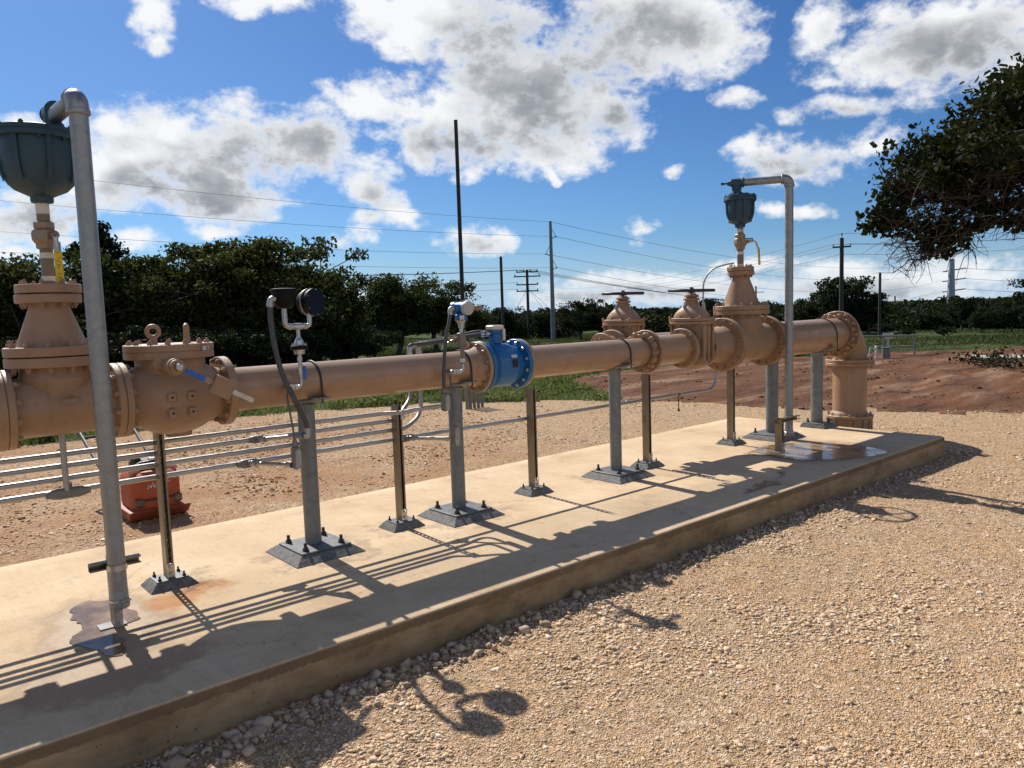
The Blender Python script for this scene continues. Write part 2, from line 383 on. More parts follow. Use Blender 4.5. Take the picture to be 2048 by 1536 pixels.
def leafmat(name, dark, light, trans=.25):
    m, t, b = new_mat(name)
    r = geo(t, 'Random Per Island'); p = tc(t, 'Object')
    n = t.noise(p, .9, 3, .5)
    f = t.math('ADD', t.math('MULTIPLY', r, .6), t.math('MULTIPLY', n, .5))
    c = t.mix(t.maprange(f, .15, .95), dark, light)
    t.l.new(c, b.inputs['Base Color']); b.inputs['Roughness'].default_value = .65
    b.inputs['Specular IOR Level'].default_value = .06
    tr = t.node('ShaderNodeBsdfTranslucent'); t.l.new(t.mix(.5, c, (.10, .13, .02)), tr.inputs[0])
    mx = t.node('ShaderNodeMixShader'); mx.inputs[0].default_value = trans
    t.l.new(b.outputs[0], mx.inputs[1]); t.l.new(tr.outputs[0], mx.inputs[2])
    out = [n_ for n_ in t.n if n_.type == 'OUTPUT_MATERIAL'][0]; t.l.new(mx.outputs[0], out.inputs[0])
    return m
LEAF_OAK = leafmat('oak_leaves', (.014, .020, .007), (.062, .068, .022), .24)
LEAF_DARK = leafmat('dark_oak_leaves', (.009, .013, .007), (.034, .042, .016), .10)
TANBOLT = paint('rusty_tan_bolt_paint', (.33, .20, .115), .5, dirt=(.20, .075, .03), amt=1.0, bump=.3, drip=.3)
LEAF_FAR = leafmat('far_leaves', (.009, .015, .008), (.026, .036, .015), .10)
LEAF_CEDAR = leafmat('cedar_needles', (.009, .014, .008), (.026, .036, .018), .08)
GRASS = leafmat('grass_blades', (.08, .11, .03), (.26, .28, .11), .38)
FIELDG = leafmat('field_grass_blades', (.035, .055, .022), (.095, .115, .045), .25)
DRYG = leafmat('dry_grass', (.22, .17, .09), (.42, .34, .20), .3)
def stonemat():
    m, t, b = new_mat('limestone_gravel'); r = geo(t, 'Random Per Island'); p = geo(t)
    c = t.ramp(r, [(0, (.40, .26, .15)), (.3, (.60, .415, .25)), (.65, (.68, .49, .305)), (.85, (.62, .48, .35)), (.97, (.72, .61, .48)), (1, (.36, .19, .115))])
    c = t.mix(t.math('MULTIPLY', t.maprange(t.noise(p, 60, 3), .45, .7), .35), c, (.36, .25, .14))
    t.l.new(c, b.inputs['Base Color']); b.inputs['Roughness'].default_value = .85
    t.l.new(t.bump(t.noise(p, 120, 4, .6), .4, .004), b.inputs['Normal']); return m
STONE = stonemat()
def greystone():
    m, t, b = new_mat('grey_edge_stone'); r = geo(t, 'Random Per Island'); p = geo(t)
    c = t.ramp(r, [(0, (.28, .20, .13)), (.4, (.45, .335, .22)), (.8, (.54, .43, .31)), (1, (.36, .22, .14))])
    t.l.new(c, b.inputs['Base Color']); b.inputs['Roughness'].default_value = .85
    t.l.new(t.bump(t.noise(p, 60, 5, .6), .5, .006), b.inputs['Normal']); return m
EDGESTONE = greystone()
def gravelmat():
    m, t, b = new_mat('gravel_ground'); p = geo(t)
    big = t.noise(p, .55, 5, .6); mid = t.noise(p, 2.3, 5, .65)
    vc = t.voronoi(p, 120, out='Color'); s = t.node('ShaderNodeSeparateColor'); t.l.new(vc, s.inputs[0])
    vd = t.voronoi(p, 120); vd2 = t.voronoi(p, 48)
    c = t.ramp(s.outputs[0], [(0, (.45, .295, .165)), (.35, (.65, .44, .25)), (.7, (.72, .515, .32)), (1, (.76, .61, .43))])
    c = t.mix(t.maprange(mid, .40, .62), c, (.68, .44, .235))
    c = t.mix(t.math('MULTIPLY', t.maprange(vd, .25, .55), .5), c, (.30, .19, .10))  # shade between the stones painted in as darker cell edges
    vc2 = t.node('ShaderNodeSeparateColor'); t.l.new(t.voronoi(p, 42, out='Color'), vc2.inputs[0])
    c = t.mix(t.maprange(vc2.outputs[0], .72, .78, 0, .55), c, (.70, .56, .42))
    c = t.mix(t.maprange(vc2.outputs[1], .80, .86, 0, .6), c, (.27, .16, .085))
    c = t.mix(t.math('MULTIPLY', t.maprange(t.voronoi(p, 30), .42, .62), .45), c, (.22, .135, .07))  # coarser gaps painted dark as shade, where the bump is too fine
    c = t.mix(t.maprange(t.noise(t.vmath('MULTIPLY', p, (.6, 2.2, 1)), .8, 5, .65), .50, .66, 0, .35), c, (.42, .27, .15))
    # reddish soil worked into the gravel on the far side of the slab
    sx = t.node('ShaderNodeSeparateXYZ'); t.l.new(p, sx.inputs[0])
    back = t.math('MULTIPLY', t.maprange(sx.outputs[1], 1.0, 2.6), t.maprange(sx.outputs[0], 6.5, 2.0))
    red = t.math('MULTIPLY', t.maprange(t.noise(p, .8, 6, .7), .38, .60), back)
    c = t.mix(t.math('MULTIPLY', red, .75), c, (.36, .185, .085))
    t.l.new(c, b.inputs['Base Color']); b.inputs['Roughness'].default_value = .92; b.inputs['Specular IOR Level'].default_value = .2
    h = t.math('ADD', t.math('MULTIPLY', vd, -1.0), t.math('ADD', t.math('MULTIPLY', vd2, -.8), t.math('MULTIPLY', t.noise(p, 20, 4), .8)))
    t.l.new(t.bump(h, .8, .013), b.inputs['Normal']); return m
GRAVEL = gravelmat()
def dirtmat():
    m, t, b = new_mat('red_dirt'); p = geo(t)
    mp = t.node('ShaderNodeMapping'); mp.inputs['Rotation'].default_value = (0, 0, R_(-25)); mp.inputs['Scale'].default_value = (.35, 1.5, 1); t.l.new(p, mp.inputs[0])
    st = t.noise(mp.outputs[0], .9, 6, .65); n = t.noise(p, .7, 7, .7); cl = t.noise(p, 9, 5, .7)
    c = t.ramp(st, [(.34, (.056, .027, .015)), (.46, (.120, .055, .028)), (.55, (.15, .075, .041)), (.64, (.25, .155, .098))])
    c = t.mix(t.maprange(n, .5, .68, 0, .7), c, (.18, .072, .030))
    c = t.mix(t.maprange(cl, .56, .72, 0, .55), c, (.042, .023, .015))
    t.l.new(c, b.inputs['Base Color']); b.inputs['Roughness'].default_value = .95; b.inputs['Specular IOR Level'].default_value = .15
    t.l.new(t.bump(t.math('ADD', cl, t.math('MULTIPLY', st, 1.2)), .8, .09), b.inputs['Normal']); return m
DIRT = dirtmat()
def fieldmat():
    m, t, b = new_mat('grass_field'); p = geo(t)
    n = t.noise(p, .35, 6, .7); n2 = t.noise(p, 5, 5, .7)
    c = t.ramp(n, [(.35, (.028, .050, .014)), (.55, (.062, .085, .026)), (.72, (.115, .120, .048))])
    c = t.mix(t.maprange(n2, .45, .65, 0, .6), c, (.022, .034, .012))
    t.l.new(c, b.inputs['Base Color']); b.inputs['Roughness'].default_value = .95; b.inputs['Specular IOR Level'].default_value = .1
    t.l.new(t.bump(n2, .7, .2), b.inputs['Normal']); return m
FIELD = fieldmat()
def hillmat():
    m, t, b = new_mat('wooded_hill'); p = geo(t)
    n = t.noise(p, .03, 8, .75); n2 = t.noise(p, .006, 3, .5)
    c = t.ramp(n, [(.38, (.012, .022, .014)), (.52, (.028, .044, .024)), (.66, (.055, .075, .038))])
    t.l.new(c, b.inputs['Base Color']); b.inputs['Roughness'].default_value = 1; b.inputs['Specular IOR Level'].default_value = 0
    t.l.new(t.bump(n, 1, 8), b.inputs['Normal']); return m
HILL = hillmat()
def concretemat():
    m, t, b = new_mat('slab_concrete'); p = geo(t); nrm = geo(t, 'Normal')
    sx = t.node('ShaderNodeSeparateXYZ'); t.l.new(p, sx.inputs[0]); nz = t.node('ShaderNodeSeparateXYZ'); t.l.new(nrm, nz.inputs[0])
    n = t.noise(p, 1.3, 7, .65); n2 = t.noise(p, 7, 6, .7)
    br = t.noise(t.vmath('MULTIPLY', p, (150, 2.5, 1)), 1.0, 3, .6)
    c = t.ramp(n, [(.32, (.44, .315, .19)), (.45, (.56, .41, .255)), (.55, (.60, .445, .28)), (.68, (.66, .51, .345))])
    c = t.mix(t.maprange(n2, .52, .75, 0, .42), c, (.34, .235, .135))
    c = t.mix(t.maprange(br, .38, .66, 0, .18), c, (.33, .225, .125))
    c = t.mix(t.maprange(t.noise(p, 26, 6, .75), .50, .68, 0, .32), c, (.36, .25, .145))
    c = t.mix(t.maprange(t.noise(p, 3.4, 6, .7), .55, .70, 0, .30), c, (.72, .58, .42))
    ck = t.node('ShaderNodeTexVoronoi', feature='DISTANCE_TO_EDGE'); ck.inputs['Scale'].default_value = .55
    t.l.new(t.vmath('ADD', p, t.vmath('MULTIPLY', t.noise(p, 2.2, 6, .7, out=1), (.5, .5, 0))), ck.inputs['Vector'])
    crack = t.math('MULTIPLY', t.maprange(ck.outputs['Distance'], .0022, .0008), t.maprange(t.noise(p, .9, 2), .46, .56))
    c = t.mix(t.math('MULTIPLY', crack, .6), c, (.16, .11, .065))
    dots = t.math('MULTIPLY', t.maprange(t.voronoi(p, 11), .085, .055), t.maprange(t.noise(p, 2.1, 3), .49, .58))
    c = t.mix(t.math('MULTIPLY', dots, .75), c, (.10, .07, .04))
    warp = t.vmath('ADD', p, t.vmath('MULTIPLY', t.vmath('SUBTRACT', t.noise(p, 5, 5, .65, out=1), (.5, .5, .5)), (.5, .5, 0)))
    flat = t.vmath('MULTIPLY', warp, (1, 1, 0))
    rust = t.union([t.blob(flat, -.76, -.17, .36, .17, .15), t.blob(flat, -.60, -.10, .16, .12), t.blob(flat, -.86, -.28, .2, .15)])
    c = t.mix(t.math('MULTIPLY', t.maprange(rust, .02, .8), .72), c, (.40, .15, .03))
    core = t.blob(flat, -.70, -.14, .15, .06, .2); c = t.mix(t.math('MULTIPLY', t.maprange(core, .1, .6), .7), c, (.17, .055, .025))
    damp = t.union([t.blob(flat, -1.25, -.36, .36, .62), t.blob(flat, 5.55, -.78, .85, .75), t.blob(flat, -1.35, -1.0, .5, .3)])
    c = t.mix(t.math('MULTIPLY', t.maprange(damp, .02, .35), .62), c, (.26, .165, .09))
    dr = t.union([t.blob(flat, 3.75, -1.23, .55, .09, .1), t.blob(flat, 4.3, -1.1, .35, .05, .3), t.blob(flat, 5.0, -.35, .4, .06)])
    c = t.mix(t.math('MULTIPLY', t.maprange(dr, .2, .7), .7), c, (.15, .07, .045))
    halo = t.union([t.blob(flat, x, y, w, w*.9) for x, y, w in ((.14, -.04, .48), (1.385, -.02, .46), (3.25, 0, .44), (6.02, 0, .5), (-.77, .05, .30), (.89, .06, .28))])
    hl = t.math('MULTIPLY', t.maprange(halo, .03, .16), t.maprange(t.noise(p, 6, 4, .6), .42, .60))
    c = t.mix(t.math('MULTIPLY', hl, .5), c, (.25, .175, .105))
    # vertical faces: raw form finish, darker ragged band under the arris
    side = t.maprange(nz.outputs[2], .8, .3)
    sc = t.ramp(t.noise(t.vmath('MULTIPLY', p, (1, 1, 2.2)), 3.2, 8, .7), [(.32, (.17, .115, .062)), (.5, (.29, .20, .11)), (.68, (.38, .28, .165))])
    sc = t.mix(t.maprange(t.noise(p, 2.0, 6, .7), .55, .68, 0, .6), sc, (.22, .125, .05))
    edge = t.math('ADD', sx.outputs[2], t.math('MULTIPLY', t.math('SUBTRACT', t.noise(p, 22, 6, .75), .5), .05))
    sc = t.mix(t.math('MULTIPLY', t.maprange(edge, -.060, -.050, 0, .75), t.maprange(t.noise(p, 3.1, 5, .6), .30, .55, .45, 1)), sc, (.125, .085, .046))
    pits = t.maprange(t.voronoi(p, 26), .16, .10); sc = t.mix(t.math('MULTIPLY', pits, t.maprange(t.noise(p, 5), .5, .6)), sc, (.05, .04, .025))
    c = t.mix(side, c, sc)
    t.l.new(c, b.inputs['Base Color']); b.inputs['Specular IOR Level'].default_value = .3
    t.l.new(t.math('SUBTRACT', .88, t.math('MULTIPLY', t.maprange(damp, .05, .5), .25)), b.inputs['Roughness'])
    h = t.math('ADD', t.math('MULTIPLY', br, .5), t.math('ADD', n2, t.math('MULTIPLY', t.noise(p, 90, 3), .4)))
    t.l.new(t.bump(h, .42, .008), b.inputs['Normal']); return m
CONC = concretemat()
def watermat():
    m, t, b = new_mat('puddle_water'); p = geo(t)
    c = t.mix(t.maprange(t.noise(p, 4, 5, .6), .4, .6), (.16, .105, .06), (.28, .185, .105))
    t.l.new(c, b.inputs['Base Color']); b.inputs['IOR'].default_value = 1.33
    t.l.new(t.maprange(t.noise(p, 5, 5, .6), .40, .62, .05, .26), b.inputs['Roughness'])
    t.l.new(t.bump(t.noise(p, 40, 4), .10, .004), b.inputs['Normal']); return m
WATER = watermat()

# ------------------------------------------------------------------ ground
GZ = -.216
def vnoise(x, y, seed=0):
    xi = np.floor(x).astype(np.int64); yi = np.floor(y).astype(np.int64); fx = x-xi; fy = y-yi
    fx = fx*fx*(3-2*fx); fy = fy*fy*(3-2*fy)
    def h(a, b):
        n = (a*374761393+b*668265263+seed*1442695041) & 0x7fffffff
        n = ((n ^ (n >> 13))*1274126177) & 0x7fffffff
        return ((n ^ (n >> 16)) & 0xffff)/65535.
    return (h(xi, yi)*(1-fx)+h(xi+1, yi)*fx)*(1-fy)+(h(xi, yi+1)*(1-fx)+h(xi+1, yi+1)*fx)*fy
def fbm(x, y, oct=4, seed=0, gain=.5):
    s = 0; a = 1; n = 0
    for o in range(oct):
        s = s+a*(vnoise(x*2**o, y*2**o, seed+o*17)-.5); n += a; a *= gain
    return s/n
def poly_in(x, y, P):
    c = np.zeros(x.shape, bool); n = len(P); j = n-1
    for i in range(n):
        xi, yi = P[i]; xj, yj = P[j]
        k = ((yi > y) != (yj > y)) & (x < (xj-xi)*(y-yi)/(yj-yi+1e-12)+xi); c ^= k; j = i
    return c
GRAVEL_P = [(-40, -40), (40, -40), (26, -14), (14.5, -6.5), (11.3, -1.6), (10.8, -.3), (9.95, 1.75), (9.75, 3.6), (9.15, 5.0), (8.7, 5.9), (7.7, 7.0), (6.7, 8.05), (5.2, 8.6), (3.3, 9.4), (.4, 8.8), (-.6, 9.15), (-4, 9.6), (-40, 12)]
DIRT_P = [(9.6, 3.8), (9.9, 1.75), (10.7, -.3), (11.3, -1.6), (14.5, -6.5), (26, -14), (60, -30), (62, -6), (40, 1.5), (28.9, 3.7), (25.5, 4.9), (24.3, 6.8), (17.6, 9.3), (13.8, 10.0), (11.5, 8.9), (10.2, 6.6), (9.1, 5.0)]
def ground_h(x, y):
    r = np.hypot(x-2, y)
    far = np.maximum(r-27, 0)
    z = GZ-.024*far/(1+far/160.)-.0025*np.maximum(r-300, 0)*(r < 700)-.0025*400*(r >= 700)
    jx = fbm(x*.9+31, y*.9, 3, 5)*.5; jy = fbm(x*.9, y*.9+71, 3, 6)*.5
    d = poly_in(x+jx, y+jy, DIRT_P); g = poly_in(x+jx, y+jy, GRAVEL_P) & ~d
    near = np.clip((60-r)/30, 0, 1)
    clod = fbm(x*2.1, y*2.1, 4, 11, .6)*.06+fbm(x*.5, y*.5, 3, 12)*.10
    ca, sa = math.cos(R_(-28)), math.sin(R_(-28)); tu = x*ca-y*sa; tv = x*sa+y*ca
    ruts = (np.abs(((tv+fbm(x*.25, y*.25, 2, 3)*2.2)*.62) % 1-.5)-.25)*.16*np.clip(fbm(x*.18, y*.18, 2, 9)*3+.6, 0, 1)
    z = z+np.where(d, (clod+ruts)*near+.02, 0)
    z = z+np.where(g, fbm(x*1.1, y*1.1, 3, 21)*.035+fbm(x*9, y*9, 2, 22)*.016, 0)
    z = z+np.where(~d & ~g, fbm(x*.35, y*.35, 4, 31)*.30*np.clip((r-9)/6, 0, 1), 0)
    # keep it below the slab and flat round it
    return z, d, g
def np_mesh(name, V, F, mat, smooth=False, per=3):
    me = bpy.data.meshes.new(name); n = len(F)
    me.vertices.add(len(V)); me.vertices.foreach_set('co', np.ascontiguousarray(V, np.float32).ravel())
    me.loops.add(n*per); me.loops.foreach_set('vertex_index', np.ascontiguousarray(F, np.int32).ravel())
    me.polygons.add(n); me.polygons.foreach_set('loop_start', np.arange(0, n*per, per, dtype=np.int32))
    me.polygons.foreach_set('loop_total', np.full(n, per, np.int32))
    if smooth: me.polygons.foreach_set('use_smooth', np.ones(n, bool))
    me.update(); me.validate(); me.materials.append(mat); return me
def link_mesh(name, me, parent=None):
    o = bpy.data.objects.new(name, me); C.objects.link(o)
    if parent is not None: o.parent = parent
    return o
def make_ground():
    az0 = 49.3
    a = np.concatenate([np.arange(-48, 48, .22), np.arange(48, 312, 2.0)])+az0
    r = [.25]
    while r[-1] < 2600: r.append(r[-1]*(1.011 if r[-1] < 45 else 1.05))
    r = np.array(r); A, RR = np.meshgrid(np.radians(a), r)
    X = CAM.x+RR*np.cos(A); Y = CAM.y+RR*np.sin(A)
    Z, D, G = ground_h(X, Y); nr, na = X.shape
    V = np.stack([X, Y, Z], -1).reshape(-1, 3); V = np.vstack([V, [[CAM.x, CAM.y, GZ]]])
    i = np.arange(nr-1)[:, None]*na; j = np.arange(na)[None, :]; j2 = (j+1) % na
    F = np.stack([i+j, i+na+j, i+na+j2, i+j2], -1).reshape(-1, 4)
    cx = V[F].mean(1)
    _, d, g = ground_h(cx[:, 0], cx[:, 1])
    for name, mask, mat in (('gravel_yard', g, GRAVEL), ('dirt_lot', d, DIRT), ('grass_ground', ~g & ~d, FIELD)):
        f = F[mask]; u, inv = np.unique(f, return_inverse=True)
        me = np_mesh(name, V[u], inv.reshape(-1, 4), mat, True, 4)
        structure(link_mesh(name, me))
    tri = MB().add([CAM.to_tuple()[:2]+(GZ,)]+[tuple(V[k]) for k in range(na)], [(0, k+1, (k+1) % na+1) for k in range(na)])
    structure(link_mesh('gravel_yard', tomesh('gravel_yard', tri, GRAVEL)))
make_ground()
def make_hills():
    a = np.radians(np.arange(-25, 125, .35)); rs = np.array([420, 560, 700, 850, 1000, 1200, 1500.])
    prof = np.array([-16, -13.5, -11, -9.5, -9, -9, -25])
    A, RR = np.meshgrid(a, rs); n = fbm(np.degrees(A)*.16, RR*.004, 4, 41)
    P = np.repeat(prof[:, None], len(a), 1)+n*np.array([2, 4, 6, 8, 9, 9, 4])[:, None]+fbm(np.degrees(A)*1.3, RR*.03, 2, 43)*3
    V = np.stack([CAM.x+RR*np.cos(A), CAM.y+RR*np.sin(A), P], -1).reshape(-1, 3); na = len(a)
    i = np.arange(len(rs)-1)[:, None]*na; j = np.arange(na-1)[None, :]
    F = np.stack([i+j, i+j+1, i+na+j+1, i+na+j], -1).reshape(-1, 4)
    structure(link_mesh('hills', np_mesh('hills', V, F, HILL, True, 4)))
make_hills()
def make_slab():
    x0, x1, y0, y1, z0, z1, b = -7.0, 7.27, -1.46, 1.266, -.36, 0., .016
    rng = random.Random(4)
    mb = MB()
    def loop(dx, z): 
        a, c, e, g = x0+dx, x1-dx, y0+dx, y1-dx; k = .03
        out = []
        for (px, py), (qx, qy) in (((a+k, e), (c-k, e)), ((c, e+k), (c, g-k)), ((c-k, g), (a+k, g)), ((a, g-k), (a, e+k))):
            n = 90 if abs(qx-px) > 3 else 18
            for i in range(n+1): out.append(Vector((px+(qx-px)*i/n, py+(qy-py)*i/n, z)))
        return out
    L = [loop(0, z0), loop(0, -.05), loop(0, -b), loop(b*.3, -b*.3), loop(b, z1)]
    for lp in L[1:3]:
        for p in lp: p.y += rng.uniform(-.0015, .0015)
    mb.loft(L, caps=False)
    k = len(L[0]); mb.f.append(tuple(range(4*k, 5*k)))
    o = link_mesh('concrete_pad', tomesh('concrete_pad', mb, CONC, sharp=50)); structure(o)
make_slab()
def puddle(pts, name, label):
    P = smooth_path([Vector((x, y, 0)) for x, y in pts+pts[:1]], 12)[:-1]
    A = np.array([p[:] for p in P]); J = fbm(A[:, 0]*14, A[:, 1]*14, 3, 71)*.075; K = fbm(A[:, 0]*14+50, A[:, 1]*14, 3, 72)*.075
    P = [p+Vector((float(j), float(k), 0)) for p, j, k in zip(P, J, K)]
    c = sum(P, Vector())/len(P); mb = MB().add([p+Vector((0, 0, .004)) for p in P], [tuple(range(len(P)))])
    single(name, mb, WATER, label, 'puddle', c, sharp=80)
puddle([(-1.359,-.14),(-1.293,.074),(-1.213,.089),(-1.106,-.074),(-1.073,-.381),(-1.157,-.437),(-1.213,-.489),(-1.227,-.79),(-1.294,-.853),(-1.354,-.686),(-1.417,-.561),(-1.431,-.425),(-1.347,-.38),(-1.331,-.243)], 'puddle', 'small muddy puddle on the slab round the foot of the near vent bracket')
puddle([(5.099,-.283),(5.4,-.25),(5.696,-.294),(6.02,-.599),(6.085,-1.128),(5.845,-1.379),(5.386,-1.24),(5.071,-.981),(5.002,-.691)], 'puddle', 'wide still puddle mirroring posts at the far end of the slab')
# --- loose stones: joined numpy meshes
def ico():
    t = (1+5**.5)/2
    V = np.array([(-1, t, 0), (1, t, 0), (-1, -t, 0), (1, -t, 0), (0, -1, t), (0, 1, t), (0, -1, -t), (0, 1, -t), (t, 0, -1), (t, 0, 1), (-t, 0, -1), (-t, 0, 1)])/math.hypot(1, t)
    F = np.array([(0, 11, 5), (0, 5, 1), (0, 1, 7), (0, 7, 10), (0, 10, 11), (1, 5, 9), (5, 11, 4), (11, 10, 2), (10, 7, 6), (7, 1, 8), (3, 9, 4), (3, 4, 2), (3, 2, 6), (3, 6, 8), (3, 8, 9), (4, 9, 5), (2, 4, 11), (6, 2, 10), (8, 6, 7), (9, 8, 1)])
    return V, F
def rand_rot(rng, n):
    q = rng.normal(size=(n, 4)); q /= np.linalg.norm(q, axis=1)[:, None]; w, x, y, z = q.T
    return np.stack([1-2*(y*y+z*z), 2*(x*y-z*w), 2*(x*z+y*w), 2*(x*y+z*w), 1-2*(x*x+z*z), 2*(y*z-x*w), 2*(x*z-y*w), 2*(y*z+x*w), 1-2*(x*x+y*y)], -1).reshape(n, 3, 3)
def stones(name, XY, size, mat, seed, sink=.25, flat=.6):
    rng = np.random.default_rng(seed); n = len(XY); V0, F0 = ico()
    V = V0[None]*(1+rng.uniform(-.58, .34, (n, 12, 1)))*rng.uniform(.5, 1.4, (n, 1, 3))
    V = np.einsum('nij,nkj->nki', rand_rot(rng, n), V)*size[:, None, None]
    V[:, :, 2] *= flat
    z, _, _ = ground_h(XY[:, 0], XY[:, 1])
    V[:, :, 0] += XY[:, 0, None]; V[:, :, 1] += XY[:, 1, None]; V[:, :, 2] += (z+size*flat*(1-sink*2)*.7)[:, None]
    F = (F0[None]+np.arange(n)[:, None, None]*12).reshape(-1, 3)
    o = link_mesh(name, np_mesh(name, V.reshape(-1, 3), F, mat)); o['kind'] = 'stuff'
def off_slab(x, y): return ~((x > -7.05) & (x < 7.28) & (y > -1.47) & (y < 1.28))
def make_stones():
    rng = np.random.default_rng(7)
    # distance-weighted scatter over the gravel in front of and beside the camera
    n = 460000
    r = 1.1*(16/1.1)**(rng.random(n)**.85); a = np.radians(49.3+rng.uniform(-46, 46, n))
    x = CAM.x+r*np.cos(a); y = CAM.y+r*np.sin(a)
    k = off_slab(x, y) & poly_in(x, y, GRAVEL_P)
    patch = fbm(x*.45, y*1.3, 4, 51)*1.25+.5
    k &= rng.random(n) < np.clip(.08+patch*1.3, .15, 1)
    k &= ~((y > 1.3) & (rng.random(n) < .35))
    x, y, r = x[k], y[k], r[k]
    s = rng.lognormal(math.log(.0047), .46, len(x))*np.clip(.85+r*.05, .9, 1.7)*(.75+.95*np.clip(fbm(x*1.7, y*1.7, 3, 52)*3.2, 0, 1))
    s = np.where(rng.random(len(x)) < .03, s*1.6, s); s = np.clip(s, .003, .022)
    stones('loose_gravel', np.stack([x, y], -1), s, STONE, 8, flat=.5)
    # heap of larger grey stones along the foot of the slab
    n = 7000; x = rng.uniform(-3.2, 7.6, n); y = -1.47-np.abs(rng.normal(0, .13, n))-.004
    k = rng.random(n) < np.clip(.75-.05*x, .25, .9); x, y = x[k], y[k]
    s = np.clip(rng.lognormal(math.log(.0085), .55, len(x)), .004, .030)
    s *= np.clip(1.15-np.abs(y+1.5)*1.6, .5, 1.15)*np.clip(1.15-.07*x, .75, 1.35)
    stones('edge_gravel', np.stack([x, y-s*.8], -1), s, EDGESTONE, 9, sink=.1, flat=.8)
    n = 900; x = rng.uniform(7.32, 7.6, n); y = rng.uniform(-1.7, 1.3, n); s = np.clip(rng.lognormal(math.log(.014), .4, n), .006, .04)
    stones('edge_gravel', np.stack([x, y], -1), s, EDGESTONE, 10, sink=.1, flat=.8)
make_stones()
def make_clods():
    rng = np.random.default_rng(17); n = 9000
    r = 11*(34/11)**rng.random(n); a = np.radians(rng.uniform(10, 56, n)); x = CAM.x+r*np.cos(a); y = CAM.y+r*np.sin(a)
    jx = fbm(x*2, y*2, 3, 91)*.8; k = poly_in(x+jx, y+jx, DIRT_P) & (rng.random(n) < np.clip(.25+fbm(x*.7, y*.7, 3, 92)*2.4, .03, 1)); x, y, r = x[k], y[k], r[k]
    s = np.clip(rng.lognormal(math.log(.017), .6, len(x)), .007, .06)
    stones('dirt_clods', np.stack([x, y], -1), s, DIRT, 18, sink=.3, flat=.6)
    n = 26000; r = rng.uniform(8.0, 14, n); a = np.radians(rng.uniform(48, 88, n)); x = CAM.x+r*np.cos(a); y = CAM.y+r*np.sin(a)
    k = off_slab(x, y) & poly_in(x, y, GRAVEL_P) & (y > 1.4) & (rng.random(n) < np.clip(fbm(x*.9, y*.9, 3, 93)*2.2+.1, 0, .8)); x, y = x[k], y[k]
    stones('soil_clods', np.stack([x, y], -1), np.clip(rng.lognormal(math.log(.011), .5, len(x)), .005, .03), REDSOIL, 19, sink=.3, flat=.6)
REDSOIL = simple('red_soil', (.42, .24, .125), .95, .35, 15, bump=.5)
make_clods()
def bigstone(x, y, s, mat, label, seed):
    rng = np.random.default_rng(seed); V0, F0 = ico(); import bmesh
    bm = bmesh.new(); vs = [bm.verts.new(p) for p in V0]; [bm.faces.new([vs[i] for i in f]) for f in F0]
    bmesh.ops.subdivide_edges(bm, edges=bm.edges, cuts=1, use_grid_fill=True)
    for v in bm.verts: v.co = Vector(v.co).normalized()*rng.uniform(.78, 1.1); v.co.x *= s*1.3; v.co.y *= s*.9; v.co.z *= s*.65
    bmesh.ops.rotate(bm, verts=bm.verts, matrix=Matrix.Rotation(rng.uniform(0, 6), 3, 'Z'))
    me = bpy.data.meshes.new('rock'); bm.to_mesh(me); bm.free(); me.materials.append(mat)
    z, _, _ = ground_h(np.array([x]), np.array([y])); o = link_mesh('rock', me); o.location = (x, y, float(z[0])+s*.3); tag(o, label, 'rock')
bigstone(-.10, -3.30, .034, simple('ochre_stone', (.33, .22, .10), .9, .3, 30, bump=.5), 'ochre coloured rock lying alone in the gravel in front of the slab', 3)
for i, (x, y, s, lb) in enumerate([(-1.62, -1.66, .07, 'biggest pale grey flat rock against the foot of the slab'), (-1.50, -1.70, .052, 'pinkish rock beside the biggest flat rock under the slab edge'), (-1.27, -1.60, .045, 'rounded grey rock under the slab edge where dry grass grows'), (-.93, -1.60, .04, 'smooth grey rock under the slab edge in the pipe shadow')]):
    bigstone(x, y, s, EDGESTONE if i != 1 else simple('pink_stone', (.36, .22, .16), .9, .2, 30, bump=.4), lb, 20+i)

# ------------------------------------------------------------------ grass (stuff)

def leaf_cloud(P, size, rng, lobes=6):
    """one small bent leaf cluster (6-gon split in 4 triangles) per point"""
    n = len(P); Rm = rand_rot(rng, n)
    a = np.array([0, 1, 2, 3, 4, 5])*np.pi/3; base = np.stack([np.cos(a), np.sin(a)*.62, .22*np.cos(2*a)], -1)
    V = base[None]*rng.uniform(.6, 1.35, (n, 6, 1))
    V = np.einsum('nij,nkj->nki', Rm, V)*size[:, None, None]+P[:, None, :]
    F = (np.array([[0, 1, 2], [0, 2, 3], [0, 3, 4], [0, 4, 5]])[None]+np.arange(n)[:, None, None]*6).reshape(-1, 3)
    return V.reshape(-1, 3), F
def blades(name, x, y, hgt, wid, mat, seed, lean=.45):
    rng = np.random.default_rng(seed); n = len(x); z, _, _ = ground_h(x, y)
    a = rng.uniform(0, 2*np.pi, n); b = rng.uniform(0, 2*np.pi, n); L = rng.uniform(.1, lean, n)*hgt
    dx, dy = np.cos(a)*wid, np.sin(a)*wid; B = np.stack([x, y, z-.02], -1)
    s = np.stack([dx, dy, np.zeros(n)], -1)
    m = B+np.stack([np.cos(b)*L*.4, np.sin(b)*L*.4, hgt*.6], -1); tp = B+np.stack([np.cos(b)*L, np.sin(b)*L, hgt], -1)
    V = np.stack([B-s, B+s, m+s*.7, m-s*.7, tp], 1).reshape(-1, 3)
    k = np.arange(n)[:, None]*5
    F = np.concatenate([k+np.array([[0, 1, 2]]), k+np.array([[0, 2, 3]]), k+np.array([[3, 2, 4]])], 1).reshape(-1, 3)
    o = link_mesh(name, np_mesh(name, V, F, mat)); o['kind'] = 'stuff'
